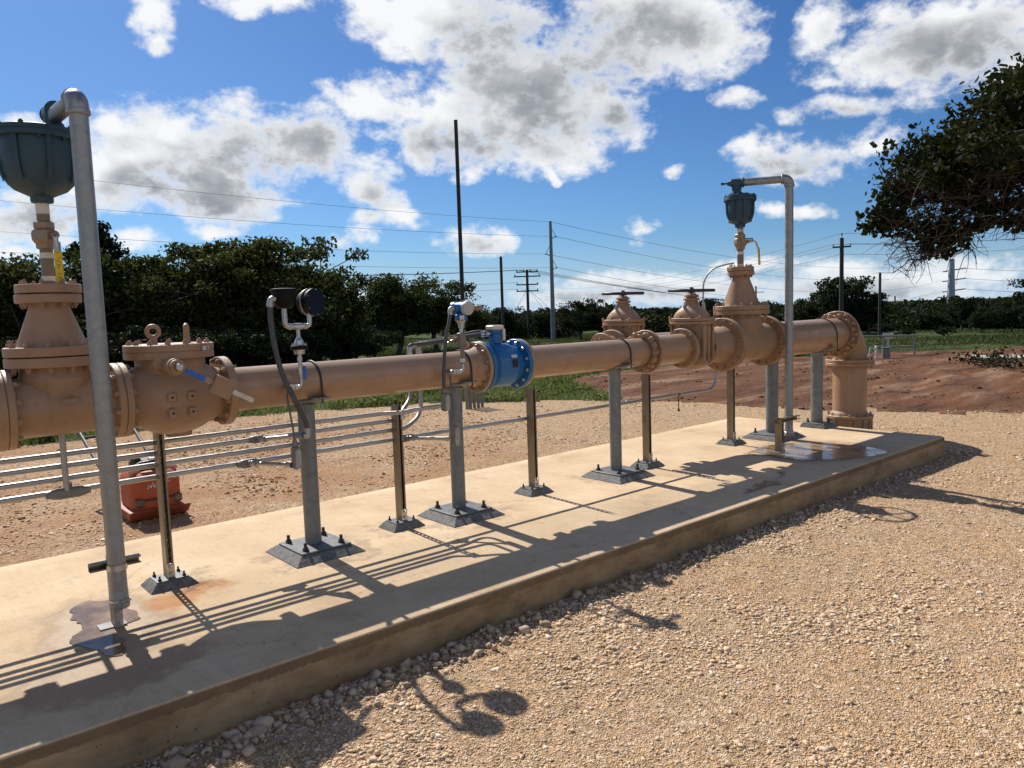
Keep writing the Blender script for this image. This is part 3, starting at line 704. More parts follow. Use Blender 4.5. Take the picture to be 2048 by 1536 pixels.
def make_grass():
    rng = np.random.default_rng(5)
    n = 150000; r = rng.uniform(11.3, 27, n); a = np.radians(rng.uniform(41, 92, n))
    x = CAM.x+r*np.cos(a); y = CAM.y+r*np.sin(a); jx = fbm(x*1.5, y*1.5, 3, 61)*.9
    k = ~poly_in(x+jx, y+jx*.6, GRAVEL_P) & ~poly_in(x+jx, y, DIRT_P) & (rng.random(n) < np.clip(.42+fbm(x*.6, y*.6, 3, 62)*2.4, .05, 1))
    x, y = x[k], y[k]; h = rng.uniform(.07, .22, len(x))*np.clip(1+fbm(x*.4, y*.4, 2, 63)*2.4, .4, 2.3)
    blades('grass', x, y, h, rng.uniform(.008, .018, len(x)), GRASS, 12, .8)
    q = rng.random(len(x)) < np.clip(fbm(x*.8, y*.8, 3, 64)*2.0, 0, .5); x, y, h = x[q], y[q], h[q]*1.25
    P = np.repeat(np.stack([x, y, ground_h(x, y)[0]], -1), 5, 0); P[:, 2] += np.repeat(h, 5)*rng.uniform(.3, 1.1, len(P)); P[:, :2] += rng.normal(0, .05, (len(P), 2))
    V, F = leaf_cloud(P, rng.uniform(.018, .042, len(P)), rng); o = link_mesh('weeds', np_mesh('weeds', V, F, GRASS)); o['kind'] = 'stuff'
    # rough field beyond the dirt
    n = 210000; r = 26*(95/26)**rng.random(n); a = np.radians(rng.uniform(10, 60, n))
    x = CAM.x+r*np.cos(a); y = CAM.y+r*np.sin(a); k = ~poly_in(x, y, DIRT_P) & (rng.random(n) < np.clip(.5+fbm(x*.12, y*.12, 3, 65)*2.5, .05, 1))
    x, y, r = x[k], y[k], r[k]; h = rng.uniform(.05, .15, len(x))*np.clip(1+fbm(x*.15, y*.15, 2, 66)*3, .35, 2.0)
    blades('field_grass', x, y, h, rng.uniform(.015, .04, len(x)), FIELDG, 13, .9)
    # dry tufts at the foot of the slab near the camera
    n = 420; x = rng.normal(-1.25, .22, n); y = rng.normal(-1.98, .14, n)
    n2 = 60; x = np.concatenate([x, rng.normal(-1.9, .1, n2)]); y = np.concatenate([y, rng.normal(-1.56, .04, n2)])
    blades('dry_grass', x, y, rng.uniform(.02, .13, len(x)), np.full(len(x), .0016), DRYG, 14, 1.6)
make_grass()

# ------------------------------------------------------------------ trees
def polar(az, d): return CAM.x+d*math.cos(R_(az)), CAM.y+d*math.sin(R_(az))
def gz(x, y): return float(ground_h(np.array([x]), np.array([y]))[0][0])
def branchy(mb, p0, p1, r0, r1, rng, wig=.12, n=5, seg=6):
    p0, p1 = np.array(p0), np.array(p1); L = np.linalg.norm(p1-p0); pts = []
    for i in range(n+1):
        t = i/n; q = p0*(1-t)+p1*t+rng.normal(0, wig*L*.25*math.sin(math.pi*t), 3); q[2] += .10*L*math.sin(math.pi*t); pts.append(q)
    mb.tube(pts, r0, seg, True, r1); return pts
def oak_meshes(seed, H=6., W=6., nleaf=9000, lsize=.11, clumps=70, leafm=None, base=.16, low=-.8):
    rng = np.random.default_rng(seed); mb = MB(); cz = H*.60; rz = H*.42; rx = W/2
    fork = np.array([rng.normal(0, .15), rng.normal(0, .15), H*base+.5])
    branchy(mb, (0, 0, -.4), fork, .05*H**.9, .038*H**.9, rng, .1, 4, 8)
    limbs = []
    for i in range(6):
        a = i*math.pi/3+rng.uniform(-.4, .4); e = np.array([math.cos(a)*rx*.5, math.sin(a)*rx*.5, cz+rng.uniform(-.15, .35)*rz])
        limbs += [branchy(mb, fork, e, .030*H**.9, .014*H**.9, rng, .22, 5, 6)]
    cs = []; ls = []
    while len(cs) < clumps:
        d = rng.normal(size=3); d /= np.linalg.norm(d); rr = rng.uniform(.25, 1.0)**.55
        if d[2] < low: continue
        lump = 1+.26*math.sin(3*math.atan2(d[1], d[0])+seed)+.16*rng.normal()
        c = np.array([d[0]*rx*rr*lump, d[1]*rx*rr*lump, cz+d[2]*rz*rr*(lump if d[2] > 0 else .9)])
        c[2] = min(c[2], H*.95); cs.append(c)
        L = limbs[rng.integers(len(limbs))]; s = L[rng.integers(2, len(L))]
        branchy(mb, s, c, .009*H**.9, .003*H**.9, rng, .25, 3, 4)
    cs = np.array(cs); k = rng.integers(0, len(cs), nleaf); rad = H*.052*rng.uniform(.6, 1.6, len(cs))
    P = cs[k]+np.clip(rng.normal(size=(nleaf, 3)), -1.7, 1.7)*rad[k][:, None]*np.array([1.15, 1.15, .62])
    V, F = leaf_cloud(P, rng.uniform(.6, 1.4, nleaf)*lsize, rng)
    return tomesh('trunk', mb, BARK), np_mesh('crown', V, F, leafm or LEAF_OAK)
def cedar_meshes(seed, H=7., W=3., nleaf=9000, lsize=.085):
    rng = np.random.default_rng(seed); mb = MB(); mb.tube([(0, 0, -.3), (0, 0, H*.5), (.05, 0, H)], .035*H**.8, 6, True, .01)
    P = []
    nb = 130
    for i in range(nb):
        t = rng.random()**.85; z = H*(.08+.90*t); L = W/2*(1-t)**.75*rng.uniform(.45, 1.2)+.12
        a = rng.uniform(0, 2*math.pi); e = np.array([math.cos(a)*L, math.sin(a)*L, z+L*rng.uniform(.05, .45)])
        mb.tube([(0, 0, z), tuple(e*.5+np.array([0, 0, z*.5-.04])), tuple(e)], .012, 4, True, .004)
        m = int(nleaf/nb*(.4+L/W*2)); s = rng.random(m)**.7
        q = np.array([0, 0, z])*(1-s[:, None])+e*s[:, None]; P.append(q+rng.normal(size=(m, 3))*np.array([.09, .09, .07])*(1+L*.25))
    P = np.vstack(P); V, F = leaf_cloud(P, rng.uniform(.5, 1.3, len(P))*lsize, rng)
    return tomesh('trunk', mb, BARK), np_mesh('crown', V, F, LEAF_CEDAR)
OAKS = [oak_meshes(100+i, 6, W, 12500, .092, 92) for i, W in enumerate((6.2, 5.2, 7.0, 5.6))]
FOAKS = [oak_meshes(200+i, 6, W, 9000, .13, 95, LEAF_FAR, .05, -.95) for i, W in enumerate((6.5, 8.0, 5.5))]
BUSH = [oak_meshes(300+i, 3, 5.0, 9000, .075, 75, LEAF_FAR, .02, -1.1) for i in range(2)]
CEDARS = [cedar_meshes(400+i, 7, W) for i, W in enumerate((5.6, 6.2))]
def tree(meshes, az, d, h, rot, label, group, base_h, wx=1., name='tree', cat='tree', dz=0.):
    x, y = polar(az, d); s = h/base_h
    t = thing(name, label, cat, (x, y, gz(x, y)+dz), group); t.rotation_euler.z = rot; t.scale = (s*wx, s*wx, s)
    for n, me in zip(('trunk', 'crown'), meshes): link_mesh(n, me, t)
    return t
NEARG, MIDG, FARG = 'trees along the near tree line', 'trees standing in the field behind the pipeline', 'trees at the far edge of the field'
TREES = [
 # az, dist, height, kind, label
 (84.16, 27, 4.05, 'o0', 'oak at the left edge of the picture behind the near air valve', NEARG),
 (82.14, 24.5, 3.5, 'o1', 'low oak showing left of the tan cone under the near air valve', NEARG),
 (76.92, 26, 4.93, 'c0', 'tall pointed cedar right behind the near vent pipe', NEARG),
 (78.55, 27.5, 4.33, 'c1', 'shorter cedar just left of the tallest cedar', NEARG),
 (74.66, 25, 3.77, 'o2', 'rounded oak growing against the tallest cedar', NEARG),
 (71.16, 26, 4.37, 'o3', 'tallest oak of the near tree line with sky showing through its crown', NEARG),
 (67.75, 26, 4.25, 'o0', 'broad oak just left of the black twin dials', NEARG),
 (65.22, 26.5, 4.23, 'o2', 'broad oak right behind the black twin dials', NEARG),
 (62.54, 27, 3.41, 'o1', 'last big oak of the near row, its crown sloping down to the gap', NEARG),
 (60.88, 29, 1.74, 'b0', 'small bush filling the gap beside the thin far cross pole', NEARG),
 (59.5, 33, 2.85, 'c1', 'dark cedar below the small far cross pole', NEARG),
 (57.7, 34, 3.53, 'o1', 'open oak with light gaps left of the blue transmitter', NEARG),
 (54.85, 36, 3.37, 'o3', 'open oak right behind the blue transmitter', NEARG),
 (52.43, 38, 2.34, 'o0', 'lower oak behind the foot of the tallest black pole', NEARG),
 (79.49, 22, 1.38, 'b0', 'dark bush under the cedars behind the near pipe valve', NEARG),
 (73.49, 22, 1.72, 'b1', 'dark bush filling the shade under the tallest oak', NEARG),
 (70.33, 22.5, 1.66, 'b0', 'dark bush in the shade left of the grey flexible hose', NEARG),
 (67.34, 22.5, 1.6, 'b1', 'dark bush in the shade behind the blue handled dial valve', NEARG),
 (64.62, 24, 1.46, 'b0', 'dark bush at the right end of the near shade', NEARG),
 (61.84, 27, 1.29, 'b1', 'dark bush under the small cedar', NEARG),
 (83.45, 21, 1.61, 'b1', 'dark bush at the left edge behind the first flange', NEARG),
 (76.27, 22, 1.55, 'b0', 'dark bush between the near vent pipe and the check valve', NEARG),
 (49.82, 62, 2.75, 'f0', 'round tree behind the shorter black pole', MIDG),
 (47.78, 90, 2.16, 'f1', 'low tree behind the cross arm pole', MIDG),
 (46.84, 66, 2.14, 'f2', 'dark conical tree left of the grey steel pole', MIDG),
 (43.93, 56, 2.94, 'f1', 'wide oak between the grey steel pole and the first handwheel', MIDG),
 (42.54, 60, 2.44, 'f0', 'smaller oak behind the first handwheel', MIDG),
 (38.88, 95, 2.44, 'f1', 'low tree between the two handwheels', MIDG),
 (37.97, 100, 2.9, 'f2', 'tree left of the second handwheel', MIDG),
 (40.54, 46, 0.97, 'b0', 'low bush in the field between the two handwheels', MIDG),
 (34.51, 80, 3.3, 'f0', 'tree behind the tan cone of the far tee', MIDG),
 (28.46, 90, 2.65, 'f2', 'tree just right of the far vent pipe', MIDG),
 (27.0, 60, 2.9, 'f1', 'left half of the wide oak behind the elbow', MIDG),
 (25.52, 58, 3.88, 'f0', 'tall rounded oak behind the wooden pole with one cross arm', MIDG),
 (24.17, 58, 2.61, 'f2', 'right half of the oak group beside the thin bare pole', MIDG),
 (23.24, 52, 0.84, 'b1', 'bush at the right foot of the oak group', MIDG),
 (20.72, 66, 1.37, 'f1', 'bushy tree left of the pale tapered pole', MIDG),
 (18.61, 64, 2.31, 'f2', 'tree right behind the pale tapered pole', MIDG),
 (17.49, 56, 1.26, 'f0', 'bushy tree right of the pale tapered pole', MIDG),
 (15.98, 60, 2.15, 'f1', 'broad tree at the right edge below the overhanging branch', MIDG),
 (14.52, 52, 2.99, 'f2', 'tree cut by the right edge of the picture', MIDG),
 (12.28, 58, 2.2, 'f0', 'tree beyond the right edge under the overhanging oak', MIDG),
 (21.73, 48, 0.51, 'b0', 'low bush on the grass bank left of the pale pole', MIDG),
 (19.56, 47, 0.63, 'b1', 'low bush on the grass bank below the pale pole', MIDG),
 (31.64, 85, 2.38, 'f1', 'low tree behind the neck of the far tee', MIDG),
 (30.12, 88, 2.5, 'f0', 'low tree left of the far vent pipe', MIDG),
 (36.18, 90, 2.22, 'f2', 'low tree right of the second handwheel', MIDG),
 (51.7, 75, 2.58, 'f2', 'low tree between the two black poles', MIDG),
 (50.58, 80, 2.52, 'f1', 'hazy low tree left of the shorter black pole', MIDG),
]
KIND = {'o': (OAKS, 6), 'f': (FOAKS, 6), 'b': (BUSH, 3), 'c': (CEDARS, 7)}
for i, (az, d, h, k, lb, g) in enumerate(TREES):
    ms, bh = KIND[k[0]]
    nm = {'o': 'oak_tree', 'f': 'oak_tree', 'b': 'bush', 'c': 'cedar_tree'}[k[0]]
    tree(ms[int(k[1]) % len(ms)], az, d, h, i*2.399, lb, g, bh, name=nm, cat='bush' if k[0] == 'b' else 'tree')
def make_treeline():
    rng = np.random.default_rng(77); Vs = []; Fs = []; k = 0
    for i in range(1000):
        az = rng.uniform(4, 68); d = rng.uniform(110, 330); x, y = polar(az, d); z = gz(x, y)
        top = CAM.z+d*(-.0065+.005*rng.normal()-.004*(az < 30)); H = max(1.6, (top-z)/1.05); W = rng.uniform(3, 6)*(1+d/500); n = 330
        q = rng.normal(size=(n, 3)); q /= np.linalg.norm(q, axis=1)[:, None]; q *= rng.uniform(.5, 1.0, (n, 1))
        P = np.array([x, y, z+H*.5])+q*np.array([W*.6, W*.6, H*.5])
        V, F = leaf_cloud(P, rng.uniform(.16, .36, n)*(1+d/300), rng); Vs.append(V); Fs.append(F+k); k += len(V)
    for i in range(420):
        az = rng.uniform(6, 52); d = rng.uniform(66, 104); x, y = polar(az, d); z = gz(x, y)
        if fbm(np.array([az*.35]), np.array([d*.02]), 2, 95)[0] < -.10: continue
        H = rng.uniform(.9, 2.3); W = rng.uniform(1.6, 3.4); n = 260
        q = rng.normal(size=(n, 3)); q /= np.linalg.norm(q, axis=1)[:, None]; q *= rng.uniform(.5, 1.05, (n, 1))
        P = np.array([x, y, z+H*.45])+q*np.array([W*.6, W*.6, H*.55])
        V, F = leaf_cloud(P, rng.uniform(.10, .24, n), rng); Vs.append(V); Fs.append(F+k); k += len(V)
    o = link_mesh('treeline', np_mesh('treeline', np.vstack(Vs), np.vstack(Fs), LEAF_FAR)); o['kind'] = 'stuff'
make_treeline()
def make_big_oak():
    """the oak whose crown hangs into the picture from the right"""
    rng = np.random.default_rng(9); d = 12.5
    bx, by = polar(8.0, d+.6); t = thing('oak_tree', 'big dark oak overhanging from the right with bare twigs below its leaves', 'tree', (bx, by, gz(bx, by)))
    def pt(px_az, el, dd=d): 
        x, y = polar(px_az, dd); return np.array([x, y, CAM.z+dd*math.tan(R_(el))])
    mb = MB(); tw = MB()
    fork = pt(9.0, 2.8, d+.3)
    branchy(mb, (bx, by, gz(bx, by)-.3), fork, .24, .19, rng, .05, 5, 10)
    ends = [pt(16.2, 5.9), pt(18.5, 4.3), pt(13.5, 10.5), pt(17.8, 8.6), pt(20.5, 7.5, d-.4), pt(15.5, 13.0, d+.5), pt(11.5, 13.5, d-1), pt(6, 10, d), pt(4, 6, d), pt(9, 12, d+1.5), pt(12, 9, d-2)]
    limbs = [branchy(mb, fork, e, .10, .03, rng, .16, 6, 8) for e in ends]
    low = smooth_path([fork, pt(12.5, 5.0, d-.1), pt(15.2, 5.6, d-.2), pt(17.2, 5.2, d-.2), pt(18.6, 4.1, d-.3), pt(20.0, 2.9, d-.35)], 5)
    mb.tube(low, .085, 8, True, .012); limbs.append([np.array(p) for p in low])
    # leafy clumps follow the outline of the crown
    P = []
    def inside(az, el):
        # upper left outline from the tip up to the top right
        top = np.interp(az, [6.8, 13.7, 15.6, 17.0, 18.4, 19.4, 20.5, 21.5, 22.4, 23.2], [15.6, 14.0, 13.3, 12.7, 11.3, 10.0, 8.9, 7.9, 6.9, 5.7])
        bot = np.interp(az, [6.5, 11, 12.9, 14.9, 16.9, 18.4, 19.5, 20.5, 21.4, 22.4, 23.2], [4.0, 6.6, 7.6, 7.2, 6.6, 6.0, 6.2, 6.8, 6.0, 5.5, 5.3])
        return bot < el < top
    cl = []
    while len(cl) < 420:
        az, el = rng.uniform(1, 23.2), rng.uniform(3.5, 15.3)
        if el < 7.6 and az > 13 and rng.random() < .55: continue
        if inside(az, el): cl.append(pt(az, el, d+rng.normal(0, 1.0)*np.clip((24.5-az)/8, .15, 1)))
    for az, el in ((23.4, 5.3), (23.0, 5.5), (23.75, 5.2), (22.6, 5.0), (20.3, 3.9), (19.3, 3.7), (20.0, 3.3), (18.6, 4.4), (19.6, 4.5), (20.9, 4.6), (17.2, 5.0), (22.3, 7.5), (22.9, 7.0), (21.4, 8.8), (15.3, 4.6)): cl += [pt(az, el, d-.3)]
    for c in cl:
        L = limbs[int(np.argmin([np.min(np.linalg.norm(np.array(q)-c, axis=1)) for q in limbs]))]
        s = np.array(L[int(np.argmin(np.linalg.norm(np.array(L)-c, axis=1)))])
        branchy(tw, s, c, .014, .004, rng, .3, 4, 4)
        n = int(rng.uniform(80, 150)); P.append(c+np.clip(rng.normal(size=(n, 3)), -1.45, 1.45)*np.array([.155, .155, .125])*rng.uniform(.7, 1.15))
    for az, el in ((16, 11), (18.5, 9), (19.8, 8.2), (14, 11.5), (15, 9.3), (17, 7.4), (13, 9), (20.8, 8.2)):
        n = 700; P.append(pt(az, el, d+.4)+np.clip(rng.normal(size=(n, 3)), -1.5, 1.5)*np.array([.38, .38, .28]))
    P = np.vstack(P); V, F = leaf_cloud(P, rng.uniform(.6, 1.35, len(P))*.046, rng)
    # bare twigs hanging under the leaves
    for i in range(1300):
        az, el = rng.uniform(11, 22.0), rng.uniform(2.9, 8.2)
        if el < 6.0-.26*abs(az-20.5)**.7*2 and az < 18: continue
        p = pt(az, el, d+rng.normal(0, .5)); ang = rng.normal(200, 50)
        u = np.array([math.sin(R_(az)), -math.cos(R_(az)), 0])
        dirv = u*math.cos(R_(ang))+np.array([0, 0, 1])*math.sin(R_(ang))*.8+rng.normal(0, .35, 3)
        L = rng.uniform(.15, .6); q = p
        pts = [p]
        for s in range(4): dirv = dirv+rng.normal(0, .3, 3); q = q+dirv/np.linalg.norm(dirv)*L/4; pts.append(q)
        tw.tube([tuple(x) for x in pts], .0075, 3, False, .0028)
    for az0, el0, az1, el1 in ((20.0, 3.0, 22.6, 1.75), (19.2, 3.6, 22.9, 2.7), (20.4, 3.0, 21.9, 1.6), (20.3, 4.6, 23.2, 3.6), (19.5, 3.3, 21.4, 2.2), (17.6, 5.0, 17.9, 3.1), (14.6, 5.2, 14.2, 3.0), (15.0, 5.3, 15.9, 3.4), (13.6, 5.0, 14.0, 2.6)):
        pts = branchy(tw, pt(az0, el0, d-.35), pt(az1, el1, d-.4), .012, .003, rng, .3, 6, 4)
        for q in pts[1:]:
            for s in range(5):
                e = np.array(q)+rng.normal(0, .13, 3); branchy(tw, q, e, .005, .0015, rng, .3, 3, 3)
    part('trunk', mb, BARK, t); part('twigs', tw, TWIG, t)
    o = bpy.data.objects.new('crown', np_mesh('crown', V-np.array(WL[t.name]), F, LEAF_DARK)); C.objects.link(o); o.parent = t
make_big_oak()

# ------------------------------------------------------------------ pipeline
ZA = 1.158
X3, Y3, Z3 = Vector((1, 0, 0)), Vector((0, 1, 0)), Vector((0, 0, 1))
def flange_x(th, x, Rf, r_in, t=.034, nb=12, side=0, y=0., z=ZA, mat=None, bsz=.015, name='flange', hub=0., hubdir=1):
    """flange plate from x to x+t round the X axis; side -1/+1/2 puts bolt heads on the left/right/both faces"""
    mat = mat or TANCAST; mb = MB().ring((x, y, z), X3, r_in*.9, Rf, t, .004)
    if hub:
        x0 = x if hubdir < 0 else x+t
        mb.lathe([(r_in+.028, 0), (r_in+.012, hub*hubdir*.5), (r_in+.001, hub*hubdir)], (x0, y, z), X3, 40)
    f = part(name, mb, mat, th)
    Rb = (Rf+r_in)/2+.008
    bm_ = TANBOLT if mat is TANCAST else mat
    if side in (-1, 2): bolts(f, (x, y, z), -X3, Rb, nb, bm_, bsz, bsz*1.2)
    if side in (1, 2): bolts(f, (x+t, y, z), X3, Rb, nb, bm_, bsz, bsz*1.2)
    return f
def flange_z(th, x, y, z, Rf, r_in, t=.04, nb=12, side=0, mat=None, bsz=.015, name='flange', shank=.008, phase=.5):
    mat = mat or TANCAST; f = part(name, MB().ring((x, y, z), Z3, r_in*.9, Rf, t, .004, 56), mat, th); Rb = Rf-.032
    bm_ = TANBOLT if mat is TANCAST else mat
    if side in (-1, 2): bolts(f, (x, y, z), -Z3, Rb, nb, bm_, bsz, bsz*1.2, phase, shank)
    if side in (1, 2): bolts(f, (x, y, z+t), Z3, Rb, nb, bm_, bsz, bsz*1.2, phase, shank)
    return f
def xpipe(x0, x1, r, y=0., z=ZA): return MB().lathe([(0, 0), (r, 0), (r, x1-x0), (0, x1-x0)], (x0, y, z), X3, 56)

# far left spool, mostly outside the frame
t = thing('pipe_spool', 'stub of tan pipe cut by the left edge of the picture with one thick flange', 'pipe', (-2.6, 0, ZA))
part('pipe', xpipe(-4.6, -1.556, .162), TAN, t); flange_x(t, -1.597, .213, .162, .0425, 12, -1)
# ---- left tee
def tee(x, xl, xr, r, Rf, rn, ztop, zbon, Rbon, label, nb):
    t = thing('pipe_tee', label, 'pipe tee', (x, 0, ZA))
    mb = xpipe(xl, xr, r)
    h = ztop-ZA
    mb.lathe([(r*.955, 0), (r*.965, r*.55), (rn*1.07, r*.97), (rn*1.015, r*1.10), (rn, r*1.25), (rn, h), (0, h)], (x, 0, ZA), Z3, 48)
    part('body', mb, TANCAST, t)
    return t
tl = tee(-1.30, -1.5555, -.9985, .160, .213, .165, 1.376, 1.376, .232, 'near tan tee carrying a cone and the near slate air valve', 12)
flange_x(tl, -1.553, .213, .162, .036, 12, 1); flange_x(tl, -1.036, .213, .162, .036, 12, -1)
flange_z(tl, -1.30, 0, 1.376, .232, .165, .052, 12, -1, bsz=.016)
mb = MB()
for i in range(28):
    a, b = 2*math.pi*i/28, 2*math.pi*(i+1)/28
    mb.tube([(-1.27+.052*math.cos(a), -.1585-.0012, ZA+.035+.026*math.sin(a)), (-1.27+.052*math.cos(b), -.1585-.0012, ZA+.035+.026*math.sin(b))], .0024, 6)
for zz in (.022, .048): mb.tube([(-1.295, -.158, ZA+zz), (-1.245, -.158, ZA+zz)], .0018, 6)
part('cast_emblem', mb, TANCAST, tl)
def cone(x, z0, z1, r0, r1, Rb, Rs, zs, label, nb1, nb2):
    """concentric reducer standing on a tee"""
    t = thing('pipe_reducer', label, 'pipe reducer', (x, 0, z0-.05))
    part('cone', MB().lathe([(r0+.012, -.002), (r0+.002, .02), (r0, .03), (r1, z1-z0-.02), (r1+.004, z1-z0), (0, z1-z0)], (x, 0, z0), Z3, 48), TANCAST, t)
    flange_z(t, x, 0, z0-.05, Rb, r0, .050, nb1, 1, bsz=.0165, shank=.012)
    flange_z(t, x, 0, z1, Rs, r1, .046, nb2, -1, bsz=.0135, shank=.006); return t
cone(-1.30, 1.484, 1.716, .160, .096, .232, .158, 1.72, 'stubby tan cone under the near ball valve with yellow lever', 12, 8)
# ---- check valve with lever and weight
t = thing('check_valve', 'tan swing check valve with eye bolts and a square weight on a lever', 'valve', (-.70, 0, .95))
mb = MB()
def sect(x, a, b, zc, n=2.3): return [Vector((x, p.x, p.y)) for p in [Vector((q.x, q.y)) for q in superellipse(0, zc, 0, a, b, n, 48)]]
mb.loft([sect(-.985, .160, .160, ZA), sect(-.94, .162, .162, ZA), sect(-.88, .20, .185, ZA), sect(-.80, .228, .215, ZA-.01), sect(-.68, .232, .222, ZA-.012), sect(-.58, .215, .205, ZA-.006), sect(-.50, .175, .175, ZA), sect(-.45, .150, .150, ZA), sect(-.40, .145, .145, ZA)])
mb.loft([superellipse(-.70, 0, z, a, b, 2.6, 48) for z, a, b in ((1.20, .19, .20), (1.30, .185, .195), (1.385, .185, .195))])
mb.cyl((-.68, 0, .912), (-.68, 0, .96), .075, seg=32, ch=.004)
bodyp = part('body', mb, TANCAST, t)
mb = MB()
for px, pz in ((-.775, 1.165), (-.665, 1.165), (-.775, 1.075), (-.665, 1.075)):
    mb.box((px, -.226, pz), (.044, .045, .048), ch=.004)
pd = part('boss', mb, TANCAST, t)
mb = MB()
for px, pz in ((-.775, 1.165), (-.665, 1.165), (-.775, 1.075), (-.665, 1.075)): mb.cyl((px, -.2480, pz), (px, -.2500, pz), .0075, seg=12)  # flat black discs, the shade inside the open holes painted on
part('hole_shade', mb, INK_SHADE, pd)
flange_x(t, -.998, .213, .162, .036, 12, 1)
flange_x(t, -.425, .213, .150, .050, 12, -1, bsz=.0165)
mb = MB().lathe([(0, 0), (.245, 0), (.248, .003), (.248, .038), (.243, .041), (.243, .043), (.248, .046), (.248, .080), (.243, .084), (0, .084)], (-.70, 0, 1.382), Z3, 64)
cov = part('cover', mb, TANCAST, t); bolts(cov, (-.70, 0, 1.466), Z3, .215, 14, TANCAST, .016, .016, .3, .004)
part('sticker', MB().box((-.56, -.214, 1.436), (.055, .004, .026), Matrix.Rotation(R_(36), 3, 'Z')), WHITE, cov)
mb = MB()
for k, (w, z) in enumerate(((.020, .009), (.016, .003), (.022, -.003), (.012, -.009))):
    mb.box((-.56+.0065+.004, -.2135-.0035+.003, 1.436+z), (w*.8, .0032, .0022), Matrix.Rotation(R_(36), 3, 'Z'))
part('print', mb, INK_SHADE, cov)
def eyebolt(x, y, z, rot, parent):
    mb = MB(); u = Vector((math.cos(rot), math.sin(rot), 0))
    mb.cyl((x, y, z), (x, y, z+.045), .021, .019, 16)
    mb.tube([Vector((x, y, z+.075))+u*(.032*math.cos(a))+Z3*(.032*math.sin(a)) for a in np.linspace(0, 2*math.pi, 25)], .0125, 10)
    part('eye_bolt', mb, TANCAST, parent)
eyebolt(-.80, -.06, 1.466, R_(-20), t); eyebolt(-.60, -.02, 1.466, R_(62), t)
# hinge shaft, lever arm and weight hang on the camera side
HX, HZ = -.775, 1.345
mb = MB().cyl((HX, -.16, HZ), (HX, -.285, HZ), .048, .042, 28, .004).cyl((HX, -.283, HZ), (HX, -.325, HZ), .036, seg=6)
mb.cyl((HX, -.325, HZ), (HX, -.355, HZ), .047, seg=28, ch=.004)
mb.loft([[Vector((HX+a*c, -.22+.03*k, HZ+.02+b*s)) for c, s in [(math.cos(q), math.sin(q)) for q in np.linspace(0, 2*math.pi, 20, endpoint=False)]] for k, a, b in ((0, .085, .050), (1, .06, .048))])
hg = part('hinge', mb, TANCAST, t)
part('shaft', MB().cyl((HX, -.355, HZ), (HX, -.425, HZ), .0195, seg=20, ch=.003).cyl((HX, -.425, HZ), (HX, -.427, HZ), .005, seg=8), STEEL, hg)
aw = R_(-29); dv = Vector((math.cos(aw), 0, math.sin(aw))); nv = Vector((-math.sin(aw), 0, math.cos(aw)))
def bar(p0, p1, y, w, th):
    p0, p1 = Vector(p0), Vector(p1); L = (p1-p0).length; M = Matrix((dv, Vector((0, 1, 0)), nv)).transposed()
    return (p0+p1)/2+Vector((0, y, 0)), (L, th, w), M
O = Vector((HX, 0, HZ))
lv = part('lever', MB().cyl(O+Vector((0, -.345, 0)), O+Vector((0, -.385, 0)), .040, seg=24, ch=.003).box(*bar(O, O+dv*.225, -.37, .022, .016)), TANCAST, t)
part('sleeve', MB().box(*bar(O+dv*.045, O+dv*.165, -.37, .027, .021)), BLUEV, lv)
part('rod', MB().box(*bar(O+dv*.16, O+dv*.475, -.37, .026, .012)), STEEL, lv)
part('weight', MB().box(O+dv*.275+Vector((0, -.372, 0)), (.125, .045, .108), Matrix((dv, Vector((0, 1, 0)), nv)).transposed(), ch=.006), TANCAST, lv)
# ---- spool between the check valve and the meter
t = thing('pipe_spool', 'long tan pipe between the check valve and the blue meter', 'pipe', (.6, 0, ZA))
part('pipe', xpipe(-.375, 1.637, .1365), TAN, t)
flange_x(t, 1.600, .203, .1365, .032, 12, -1, mat=TAN, bsz=.0155, hub=.07, hubdir=-1)
part('weld_ring', MB().ring((1.515, 0, ZA), X3, .13, .1385, .006, .002, 48), TAN, t)
# ---- blue flow meter
t = thing('flow_meter', 'blue flanged flow meter with a cream terminal cap', 'flow meter', (1.85, 0, ZA))
part('body', MB().lathe([(.14, 0), (.152, .01), (.152, .04), (.172, .06), (.176, .08), (.176, .235), (.170, .26), (.150, .285), (.150, .34)], (1.675, 0, ZA), X3, 56), BLUE, t)
f = flange_x(t, 1.638, .205, .14, .036, 12, 0, mat=BLUE)
f = flange_x(t, 2.012, .205, .14, .034, 12, 0, mat=BLUE); bolts(f, (2.012, 0, ZA), -X3, .178, 12, STEEL, .0155, .016, .5, .004)
mb = MB().box((1.835, .02, 1.385), (.085, .085, .12), ch=.012).box((1.835, .02, 1.428), (.112, .105, .03), ch=.008)
nk = part('neck', mb, BLUE, t)
part('terminal_cap', MB().box((1.835, .02, 1.464), (.118, .108, .040), ch=.009), CREAM, t)
part('cover_strip', MB().box((1.885, -.035, 1.405), (.028, .012, .10), ch=.004), CREAM, t)
mb = MB()
for a0, a1 in ((R_(-4), R_(13)),):
    n = 6; vs = []
    for x in (1.845, 1.905):
        for i in range(n+1):
            a = a0+(a1-a0)*2.0*i/n+R_(-18); vs.append((x, -.1775*math.cos(a), ZA+.1775*math.sin(a)+.012))
    mb.add(vs, [(i, i+1, n+2+i, n+1+i) for i in range(n)])
npl = part('name_plate', mb, INK_SHADE, t)
mb = MB(); vs = []
for x in (1.845, 1.905):
    for i in range(3): a = R_(17)+R_(4)*i; vs.append((x, -.1782*math.cos(a), ZA+.1782*math.sin(a)+.012))
mb.add(vs, [(0, 1, 4, 3), (1, 2, 5, 4)]); part('name_strip', mb, WHITE, npl)
